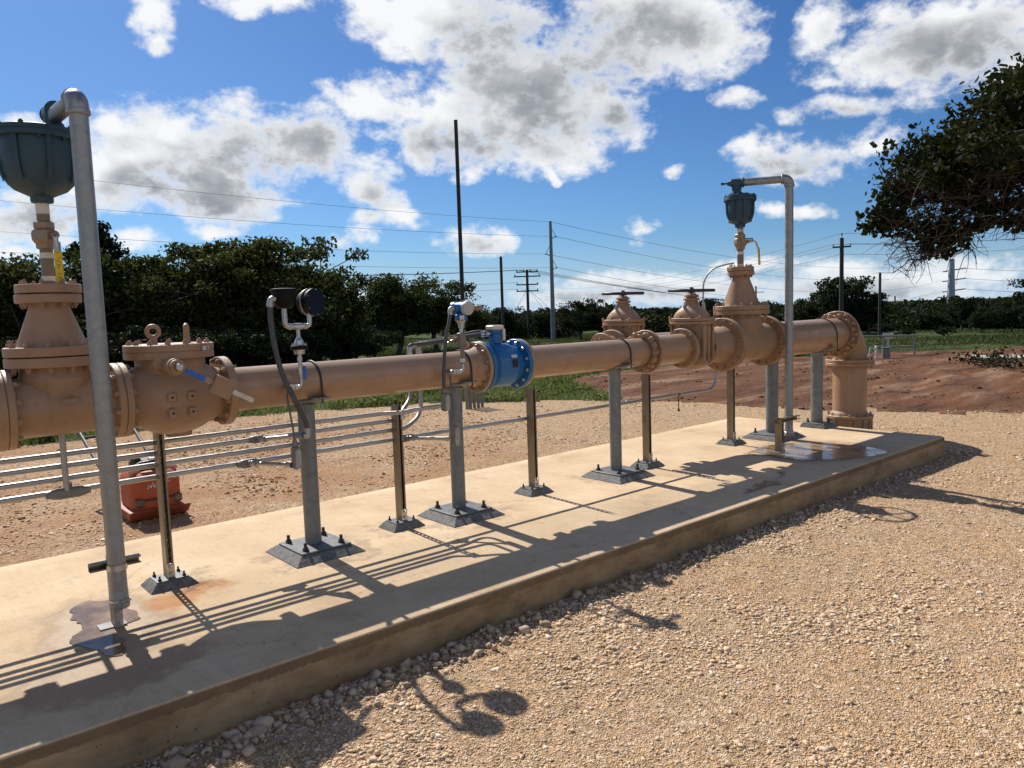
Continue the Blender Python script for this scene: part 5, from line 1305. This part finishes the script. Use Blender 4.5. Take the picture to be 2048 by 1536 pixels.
single('conduit_elbow', MB().cyl((1.72, .065, 1.414), (1.79, .035, 1.418), .024, seg=12).cyl((1.745, .054, 1.415), (1.76, .048, 1.416), .031, seg=6), STEEL, 'silver gland screwed into the meter cap', 'conduit fitting', (1.75, .05, 1.415))
single('conduit', MB().tube(smooth_path([(5.16, .34, 1.60), (5.16, .34, 1.72), (5.155, .32, 1.86), (5.20, .24, 1.985), (5.27, .12, 2.03), (5.33, .05, 2.04)], 6), .0095, 12), CONDM, 'thin conduit arching up to the small flange of the far cone', 'conduit', (5.16, .34, 1.6))
mb = MB().ring((4.44, CY+.055, .655), X3, .015, .019, .018, .001, 16).cyl((4.45, CY+.055, .64), (4.45, CY+.055, .50), .0055, seg=8).lathe([(.006, 0), (.017, .006), (.006, .028)], (4.45, CY+.055, .475), Z3, 8)
single('conduit_hanger', mb, DARKM, 'rusty threaded rod hanging from the lowest conduit before its far bend', 'hanger', (4.45, CY+.055, .655))
mb = MB().ring((.905, .015, .874), X3, .0155, .021, .03, .001, 16).box((.918, .022, .850), (.034, .008, .06)); single('pipe_strap', mb, STEEL, 'steel strap clamping the top conduit to the second slotted post', 'strap', (.91, .015, .87))

# ------------------------------------------------------------------ instruments
def tap(parent, x0, x1, y, z, zt):
    mb = MB().cyl((x0, -.12, z), (x0, y, z), .017, seg=16).tube(bend_path([(x0-.005, y, z), (x1, y, z-.004), (x1, y, zt)], .03, 6), .0125, 12)
    mb.cyl((x0+.02, y, z), (x0+.04, y, z-.001), .018, seg=8)
    part('tap', mb, STEEL, parent)
    part('tap_tape', MB().cyl((x0+.003, y, z), (x0+.018, y, z), .0162, seg=14).cyl((x0+.045, y, z-.002), (x0+.06, y, z-.003), .0160, seg=14), TAPE, parent)
t = thing('pressure_gauge', 'pair of black dial instruments on a branched stand above the pipe', 'gauge', (-.03, -.19, 1.15))
XA, YA = .035, -.19
tap(t, -.055, XA, YA, 1.155, 1.23)
part('ball_valve', MB().cyl((XA, YA, 1.215), (XA, YA, 1.30), .0165, seg=8).cyl((XA, YA, 1.235), (XA, YA, 1.285), .0215, seg=6), STEEL, t)
part('valve_handle', MB().box((XA+.014, YA-.028, 1.245), (.020, .008, .085), ch=.003), BLUEV, t)
part('stem', MB().cyl((XA, YA, 1.295), (XA, YA, 1.375), .0125, seg=12).cyl((XA, YA, 1.318), (XA, YA, 1.345), .0165, seg=6).cyl((XA, YA, 1.44), (XA, YA, 1.53), .0125, seg=12), STEEL, t)
sl = part('diaphragm_seal', MB().lathe([(.034, 0), (.036, .03), (.0, .03)], (XA, YA, 1.362), Z3, 24).lathe([(.0, .058), (.03, .06), (.028, .085), (.018, .10), (.014, .112)], (XA, YA, 1.362), Z3, 24), STEEL, t)
part('seal_flange', MB().ring((XA, YA, 1.392), Z3, .01, .0545, .026, .003, 32), BLACK, sl); bolts(sl, (XA, YA, 1.418), Z3, .045, 6, STEEL, .006, .008)
mb = MB().tube(bend_path([(XA-.085, YA, 1.665), (XA-.085, YA, 1.54), (XA+.02, YA, 1.54)], .035, 6), .0165, 14).tube(bend_path([(XA-.01, YA, 1.54), (XA+.082, YA, 1.54), (XA+.082, YA, 1.63)], .03, 6), .0155, 14)
mb.cyl((XA-.03, YA, 1.54), (XA+.03, YA, 1.54), .0205, seg=14).cyl((XA-.06, YA, 1.54), (XA-.045, YA, 1.54), .0205, seg=8).cyl((XA+.045, YA, 1.54), (XA+.06, YA, 1.54), .0195, seg=8)
part('branch_fitting', mb, STEEL, t)
# left housing: upright cup with lid; right housing: round dial turned to the right of the camera
mb = MB().lathe([(0, 0), (.038, 0), (.056, .014), (.071, .05), (.077, .105), (.083, .107), (.083, .122), (.06, .126), (0, .126)], (XA-.082, YA, 1.655), Z3, 32).cyl((XA-.08, YA, 1.78), (XA-.08, YA, 1.79), .008, seg=8)
part('left_housing', mb, BLACK, t)
ax = Vector((.30, -.95, .05)).normalized(); c = Vector((XA+.104, YA+.02, 1.690))
mb = MB().lathe([(0, 0), (.05, 0), (.076, .012), (.081, .03), (.081, .085), (.087, .088), (.089, .10), (.089, .112), (.084, .116)], c-ax*.06, ax, 40)
dl = part('dial_housing', mb, BLACK, t)
part('dial_glass', MB().lathe([(0, .1135), (.084, .1135), (.0845, .108)], c-ax*.06, ax, 40), simple('dark_dial_glass', (.002, .0025, .010), .30, spec=.25), dl)
part('rim', MB().ring(c-ax*.005, ax, .08, .0915, .007, .001, 40), LIDM, dl)
bolts(dl, c+ax*.0565, ax, .079, 6, STEEL, .0035, .002)
mb = MB().tube(bend_path([(-.07, -.20, 1.718), (-.142, -.20, 1.716), (-.145, -.20, 1.665)], .035, 6), .021, 14).cyl((-.145, -.20, 1.672), (-.145, -.20, 1.690), .026, seg=8)
part('hose_elbow', mb, CONDM, t)
t = thing('pressure_transmitter', 'blue transmitter with a pale round face on a stem above the pipe', 'transmitter', (1.33, -.20, 1.15))
XB, YB = 1.33, -.20
tap(t, 1.235, XB, YB, 1.155, 1.215)
part('tape_band', MB().cyl((XB, YB, 1.222), (XB, YB, 1.25), .0185, seg=16), TAPE, t)
part('valve_block', MB().cyl((XB, YB, 1.21), (XB, YB, 1.345), .0165, seg=12).box((XB-.008, YB, 1.395), (.050, .045, .10), ch=.006).cyl((XB+.016, YB-.01, 1.35), (XB+.016, YB-.01, 1.46), .012, seg=10), STEELTAN, t)
part('valve_handle', MB().box((XB-.10, YB+.02, 1.40), (.010, .008, .085), ch=.002).cyl((XB-.12, YB+.02, 1.405), (XB-.03, YB+.01, 1.405), .009, seg=8), BRASSY, t)
part('bleed_fitting', MB().tube(smooth_path([(XB+.02, YB, 1.39), (XB+.07, YB+.03, 1.375), (XB+.10, YB+.05, 1.34)], 5), .008, 8).tube(smooth_path([(XB-.04, YB+.03, 1.40), (XB-.10, YB+.08, 1.36), (XB-.12, YB+.1, 1.32)], 5), .006, 8), STEEL, t)
part('stem', MB().cyl((XB, YB, 1.44), (XB, YB, 1.50), .0165, seg=6).cyl((XB, YB, 1.48), (XB, YB, 1.525), .024, seg=20).lathe([(.022, 0), (.030, .02), (.042, .035), (.042, .05)], (XB, YB, 1.50), Z3, 24), STEEL, t)
part('lower_housing', MB().lathe([(0, 0), (.044, 0), (.047, .004), (.047, .042), (.036, .052), (.03, .06), (0, .06)], (XB, YB, 1.535), Z3, 32), BLUE, t)
part('tag_plate', MB().box((XB-.022, YB-.043, 1.557), (.034, .003, .030), Matrix.Rotation(R_(-26), 3, 'Z')), WHITE, t)
ax = Vector((.12, -.99, 0)).normalized(); c = Vector((XB+.018, YB-.0, 1.626))
part('housing', MB().lathe([(0, -.085), (.045, -.085), (.047, -.08), (.047, .05), (0, .05)], c, ax, 32).cyl(c, c-X3*.085, .030, seg=20).cyl(c, c+X3*.06, .026, seg=20), BLUE, t)
part('face_cover', MB().lathe([(.044, .030), (.052, .034), (.053, .062), (.049, .070), (0, .072)], c, ax, 40), CREAMW, t) if 'CREAMW' in globals() else part('face_cover', MB().lathe([(.044, .030), (.052, .034), (.053, .062), (.049, .070), (0, .072)], c, ax, 40), paint('pale_cover_paint', (.50, .48, .43), .5, amt=.12), t)
part('rear_cover', MB().lathe([(.044, -.06), (.052, -.064), (.052, -.09), (0, -.092)], c, ax, 32), BLUE, t)
part('side_stub', MB().cyl(c+X3*.05, c+X3*.155, .0145, seg=16).cyl(c+X3*.13, c+X3*.175, .019, seg=16, ch=.003), BRASSY, t)
part('top_plug', MB().cyl(c+Vector((.03, .03, .03)), c+Vector((.03, .03, .062)), .010, seg=8), BRASSY, t)
part('hose_elbow', MB().tube(bend_path([c-X3*.075, c+Vector((-.115, -.0, .0)), c+Vector((-.115, -.0, -.045))], .03, 6), .019, 14), CONDM, t)

# ------------------------------------------------------------------ plate compactor behind the slab
bx, by, bz = -.12, 2.86, GZ
t = thing('plate_compactor', 'worn orange plate compactor parked on the gravel behind the slab', 'plate compactor', (bx, by, bz))
t.rotation_euler.z = 0
def P(x, y, z): return Vector((bx+x, by+y, bz+z))
mb = MB().loft([[P(sx*a, y0 if sy < 0 else y1, z) for sx, sy in ((-1, -1), (1, -1), (1, 1), (-1, 1))] for a, y0, y1, z in ((.235, -.20, .20, .008), (.255, -.255, .24, .035), (.265, -.33, .30, .115), (.255, -.325, .295, .12))])
part('base_plate', mb, paint('worn_orange_steel', (.28, .075, .03), .6, dirt=(.09, .06, .045), amt=.8), t)
mb = MB().loft([[P(x*a, y*b-.02, z) for x, y in [(p.x, p.y) for p in superellipse(0, 0, 0, 1, 1, 5, 32)]] for a, b, z in ((.215, .25, .10), (.222, .255, .16), (.222, .255, .36), (.205, .24, .43), (.185, .21, .45))])
body = part('body', mb, ORANGE, t)
for s in (-1, 1):
    part('corner_bumper', MB().box(P(s*.165-.0, -.268, .185), (.085, .035, .075), ch=.014), simple('dusty_rubber', (.20, .14, .085), .8), t)
    part('engine_cap', MB().lathe([(0, 0), (.045, 0), (.052, .02), (.046, .05), (.02, .065), (0, .066)], P(s*.16, -.14, .43), Z3, 20), PINK, t)
part('bumper_rail', MB().box(P(.01, -.283, .205), (.26, .02, .014)), DARKM, t)
mb = MB(); rng = random.Random(3)
for k in range(6):
    x = -.075+.042*k; z = .325+.010*k
    for q in range(3):
        mb.box(P(x+rng.uniform(-.013, .013), -.2782, z+rng.uniform(-.012, .012)), (rng.uniform(.008, .016), .004, rng.uniform(.012, .032)), Matrix.Rotation(rng.uniform(-.6, .6), 3, 'Y'))
part('worn_lettering', mb, LETTER, body)
mb = MB().box(P(0, .05, .49), (.26, .24, .09), ch=.02).cyl(P(-.10, .02, .50), P(-.10, .02, .58), .045, seg=16).cyl(P(.08, .0, .52), P(.08, .0, .56), .05, seg=16).tube([P(-.19, -.1, .48), P(-.1, -.14, .53), P(.06, -.14, .54), P(.18, -.1, .49)], .012, 8)
part('engine', mb, DARKM, t)
mb = MB().box(P(.05, -.08, .545), (.12, .08, .03), ch=.006).cyl(P(.16, .1, .52), P(.16, .1, .60), .018, seg=10); part('engine_fitting', mb, STEEL, t)
mb = MB()
for s in (-1, 1): mb.tube(bend_path([P(-.05+s*.225, .16, .26), P(-.05+s*.235, .34, .345), P(-.05+s*.255, 1.26, .70)], .1), .0175, 10)
mb.tube([P(-.305, 1.14, .655), P(.205, 1.14, .655)], .0135, 10).tube(bend_path([P(-.305, 1.24, .69), P(-.307, 1.36, .74), P(.207, 1.36, .74), P(.205, 1.24, .69)], .05), .0175, 10)
mb.tube([P(-.295, .62, .455), P(.195, .62, .455)], .011, 8)
part('handle', mb, DARKM, t)
part('throttle_lever', MB().tube(smooth_path([P(.12, .45, .47), P(.14, .50, .53), P(.20, .52, .53), P(.22, .50, .48)], 5), .008, 6), DARKM, t)

# ------------------------------------------------------------------ far poles and wires
def pole(az, d, ztop, r0, r1, mat, label, cat='utility pole', name='utility_pole', group=None):
    x, y = polar(az, d); z = gz(x, y); t = thing(name, label, cat, (x, y, z), group)
    part('pole', MB().cyl((x, y, z-.5), (x, y, ztop), r0, r1, 16), mat, t); return t, Vector((x, y, 0))
def zat(d, tan): return CAM.z+d*tan
t, _ = pole(52.78, 30, zat(30, .2458), .085, .072, WOOD, 'tallest bare black pole rising above the blue transmitter', 'pole', 'bare_pole')
t, _ = pole(49.82, 48, zat(48, .0719), .10, .085, WOOD, 'shorter bare black pole right of the tallest one', 'pole', 'bare_pole')
t, _ = pole(23.42, 46, zat(46, .0316), .075, .065, WOOD, 'thin bare pole right of the wide oak', 'pole', 'bare_pole')
def cross(t, p, z, L, ang, n, mat=WOOD, w=.10):
    u = Vector((math.cos(R_(ang)), math.sin(R_(ang)), 0)); M = Matrix.Rotation(R_(ang), 3, 'Z'); out = []
    a = part('cross_arm', MB().box(p+Z3*z, (L, w*.9, w), M), mat, t)
    for i in range(n):
        q = p+u*(L*(-.46+.92*i/(n-1)))+Z3*(z+w/2); part('insulator', MB().cyl(q, q+Z3*.14, .035, .05, 8), MONO if n == 2 else DARKM, a); out.append(q+Z3*.14)
    return out
W = []
# pole with four cross arms
d = 66; t, p = pole(47.9, d, zat(d, .0534), .14, .11, WOOD, 'dark wooden pole with four cross arms and guy wires')
A1 = cross(t, p, zat(d, .0510), 1.9, -42, 4); A2 = cross(t, p, zat(d, .0452), 2.3, -42, 2); A3 = cross(t, p, zat(d, .0346), 1.9, -42, 3); A4 = cross(t, p, zat(d, .0262), 1.9, -42, 3)
gy = []
for dx in (-2.6, 3.2, 4.6):
    q = p+Vector((math.sin(R_(47.9)), -math.cos(R_(47.9)), 0))*dx; gy.append((q+Z3*(gz(q.x, q.y)), p+Z3*zat(d, .030)))
part('guy_wires', MB().tube([gy[0][0], gy[0][1]], .012, 4).tube([gy[1][0], gy[1][1]], .012, 4).tube([gy[2][0], gy[2][1]], .012, 4), CABLE, t)
# grey steel pole with braced arms
d = 60; t, pS = pole(46.06, d, zat(d, .1148), .20, .105, POLEST, 'tall grey tapered steel pole with three braced arms')
ur = Vector((math.sin(R_(46)), -math.cos(R_(46)), 0)); tips = [pS+Z3*zat(d, .1140)]
for s, tz in ((1, .0937), (-1, .0719), (1, .0539)):
    z = zat(d, tz); tip = pS+ur*(s*.42)+Z3*(z+.08); tips.append(tip)
    part('braced_arm', MB().tube([pS+Z3*(z-.12), tip], .028, 6).tube([pS+Z3*(z+.85), tip], .022, 6).cyl(tip, tip-Z3*.07, .05, seg=8), DARKM, t)
# pole in front of the wide oak
d = 54; t, pW = pole(25.8, d, zat(d, .0745), .15, .12, WOOD, 'dark wooden pole with one cross arm in front of the wide oak')
B1 = cross(t, pW, zat(d, .0640), 1.1, -66, 2); part('top_pin', MB().cyl(pW+Z3*zat(d, .0745), pW+Z3*zat(d, .0785), .02, seg=6).cyl(pW+Z3*zat(d, .0778), pW+Z3*zat(d, .080), .05, seg=8), DARKM, t); B0 = pW+Z3*zat(d, .080)
# pale monopole
d = 170; t, pM = pole(19.25, d, zat(d, .0430), 0.85, .46, MONO, 'pale thick tapered pole standing far off on the right')
arms = []
for tz in (.0302, .0190, .0072):
    z = zat(d, tz); u = Vector((math.sin(R_(19.2)), -math.cos(R_(19.2)), 0)); part('arm', MB().tube([pM-u*1.5+Z3*(z-.2), pM+Z3*z, pM+u*2.4+Z3*(z+.3)], .13, 6), MONO, t); arms.append(pM-u*1.4+Z3*z); arms.append(pM+u*2.3+Z3*(z+.25))
small = []
for az, d, tz, lb in ((59.58, 130, .0426, 'tiny far cross pole in the gap right of the near oaks'), (31.4, 140, .0218, 'tiny far cross pole right of the tall far cone'), (22.5, 160, .0035, 'tiny far cross pole left of the pale pole, first of two'), (21.03, 165, .0006, 'tiny far cross pole nearest the pale pole')):
    t, p = pole(az, d, zat(d, tz), .16, .13, WOOD, lb, group='far small cross poles'); cross(t, p, zat(d, tz)-1.1, 2.6, az-90+8, 2); small.append(p+Z3*zat(d, tz))
def wire(a, b, sag, label, r, grp):
    a, b = Vector(a), Vector(b); n = 28
    pts = [a+(b-a)*(i/n)-Z3*(sag*4*(i/n)*(1-i/n)) for i in range(n+1)]
    single('power_line', MB().tube(pts, r, 5), CABLE, label, 'wire', a, grp)
def offp(az, d, tan): x, y = polar(az, d); return Vector((x, y, zat(d, tan)))
gA, gB, gC = 'wires left of the steel pole', 'wires right of the steel pole', 'wires of the wooden pole line'
for i, (tp, tn, nm) in enumerate(zip(tips, (.1765, .1420, .1085, .0865), ('highest', 'second', 'third', 'lowest'))):
    wire(tp, offp(87, 46, tn), .35, nm+' wire running left from the grey steel pole', .0105, gA)
for i, (tp, q, nm) in enumerate(zip(tips, (pM+Z3*zat(170, .043), arms[0], arms[2], arms[4]), ('highest', 'second', 'third', 'lowest'))):
    wire(tp, q, 2.6, nm+' wire running right from the grey steel pole', .014, gB)
for i, q in enumerate(A1): wire(q, offp(86.5-.12*i, 52, .068-.0012*i), .5, 'one of four close wires going left from the top arm of the four armed pole', .011, gC)
for i, q in enumerate((A3[0], A4[0])): wire(q, offp(86, 60, (.0455, .041)[i]), .4, ('upper', 'lower')[i]+' wire going left from the lower arms of the four armed pole', .011, gC)
for i, q in enumerate(A1[:3]): wire(q, offp(20, 230, .0075-.002*i), 3.4, 'one of three close wires going right from the four armed pole', .018, gC)
for i, (q, tn) in enumerate(((B0, .0825), (B1[0], .0700), (B1[1], .0695), (pW+Z3*zat(54, .0555), .0590))):
    wire(q, offp(6, 60, tn), .5, ('top', 'second', 'third', 'lowest')[i]+' wire running right from the one armed wooden pole', .010, gC)
for i, q in enumerate((B0, B1[0], B1[1], pW+Z3*zat(54, .0555))):
    wire(q, offp(47.0, 150, .032-.004*i), 1.6, ('top', 'second', 'third', 'lowest')[i]+' wire running left from the one armed wooden pole', .011, gC)
for i in range(3): wire(arms[1+2*i], offp(5, 190, (.030, .0185, .0085)[i]), 1.5, ('upper', 'middle', 'lower')[i]+' wire leaving the pale pole to the right', .03, gB)

# ------------------------------------------------------------------ yard bits far behind
rk = polar(24.2, 27.5); x, y = rk; z = gz(x, y)
t = thing('pipe_railing', 'low grey pipe railing at the far edge of the dirt', 'railing', (x, y, z)); uu = Vector((math.sin(R_(24)), -math.cos(R_(24)), 0)); o = Vector((x, y, z))
mb = MB()
for k in range(4): mb.cyl(o+uu*(-1.3+.9*k), o+uu*(-1.3+.9*k)+Z3*.62, .03, seg=8)
part('posts', mb, GALVD, t); part('rails', MB().tube([o-uu*1.4+Z3*.6, o+uu*1.5+Z3*.6], .025, 8).tube([o-uu*1.4+Z3*.25, o+uu*1.5+Z3*.25], .025, 8), GALVD, t)
x, y = polar(23.0, 26); z = gz(x, y); single('utility_box', MB().box((x, y, z+.15), (.22, .22, .32), Matrix.Rotation(.5, 3, 'Z'), ch=.02).box((x, y, z+.32), (.24, .24, .03), Matrix.Rotation(.5, 3, 'Z')), BOXM, 'grey utility box at the far edge of the dirt', 'utility box', (x, y, z))
x, y = polar(23.6, 25.6); z = gz(x, y)
mb = MB().cyl((x, y, z-.05), (x, y, z+.36), .035, seg=12).cyl((x, y, z+.36), (x, y, z+.40), .045, .02, 12).tube([(x-.25, y+.1, z), (x-.2, y+.1, z+.35), (x+.02, y, z+.30)], .018, 8); single('bollard', mb, WHITE, 'white standpipe beside the grey utility box', 'standpipe', (x, y, z))
x, y = polar(22.9, 27.8); z = gz(x, y); single('sign', MB().box((x, y, z+.60), (.34, .03, .18), Matrix.Rotation(R_(23-90), 3, 'Z')).box((x-.0, y, z+.25), (.05, .05, .55)), WHITE, 'small pale sign board by the railing', 'sign', (x, y, z))
x, y = polar(15.6, 25.5); z = gz(x, y)
single('concrete_slab', MB().box((x, y, z+.02), (1.0, 2.2, .09), Matrix.Rotation(R_(16), 3, 'Z'), ch=.01), simple('pale_slab', (.46, .43, .38), .85), 'pale flat slab lying on the dirt at the right edge', 'slab', (x, y, z))
def make_brush():
    rng = np.random.default_rng(31); x, y = polar(16.7, 22.5); z = gz(x, y); mb = MB(); P = []
    for i in range(60):
        a = rng.uniform(0, 6.28); r = abs(rng.normal(0, .30)); p = np.array([x+math.cos(a)*r, y+math.sin(a)*r, z+rng.uniform(0, .1)])
        e = p+np.array([rng.normal(0, .35), rng.normal(0, .35), rng.uniform(.05, .32)]); mb.tube([tuple(p), tuple((p+e)/2+rng.normal(0, .05, 3)), tuple(e)], .010, 4, False, .003); P.append(e+rng.normal(0, .1, (5, 3)))
    t = thing('brush_pile', 'heap of cut brush lying on the red dirt at the right', 'brush pile', (x, y, z)); part('twigs', mb, TWIG, t)
    P = np.vstack(P); V, F = leaf_cloud(P, rng.uniform(.03, .06, len(P)), rng)
    o = bpy.data.objects.new('leaves', np_mesh('leaves', V-np.array(WL[t.name]), F, LEAF_FAR)); C.objects.link(o); o.parent = t
make_brush()
for i, (az, d) in enumerate(((52.75, 14.3), (52.5, 14.35), (52.2, 14.4), (51.9, 14.45), (51.6, 14.5))):
    x, y = polar(az, d); z = gz(x, y); single('conduit_stub', MB().cyl((x, y, z-.1), (x, y, z+.62), .030, seg=14).cyl((x, y, z+.62), (x, y, z+.66), .034, seg=14), BOXM, 'grey conduit stub standing in a row at the gravel edge under the blue meter', 'conduit stub', (x, y, z), 'row of conduit stubs under the blue meter')
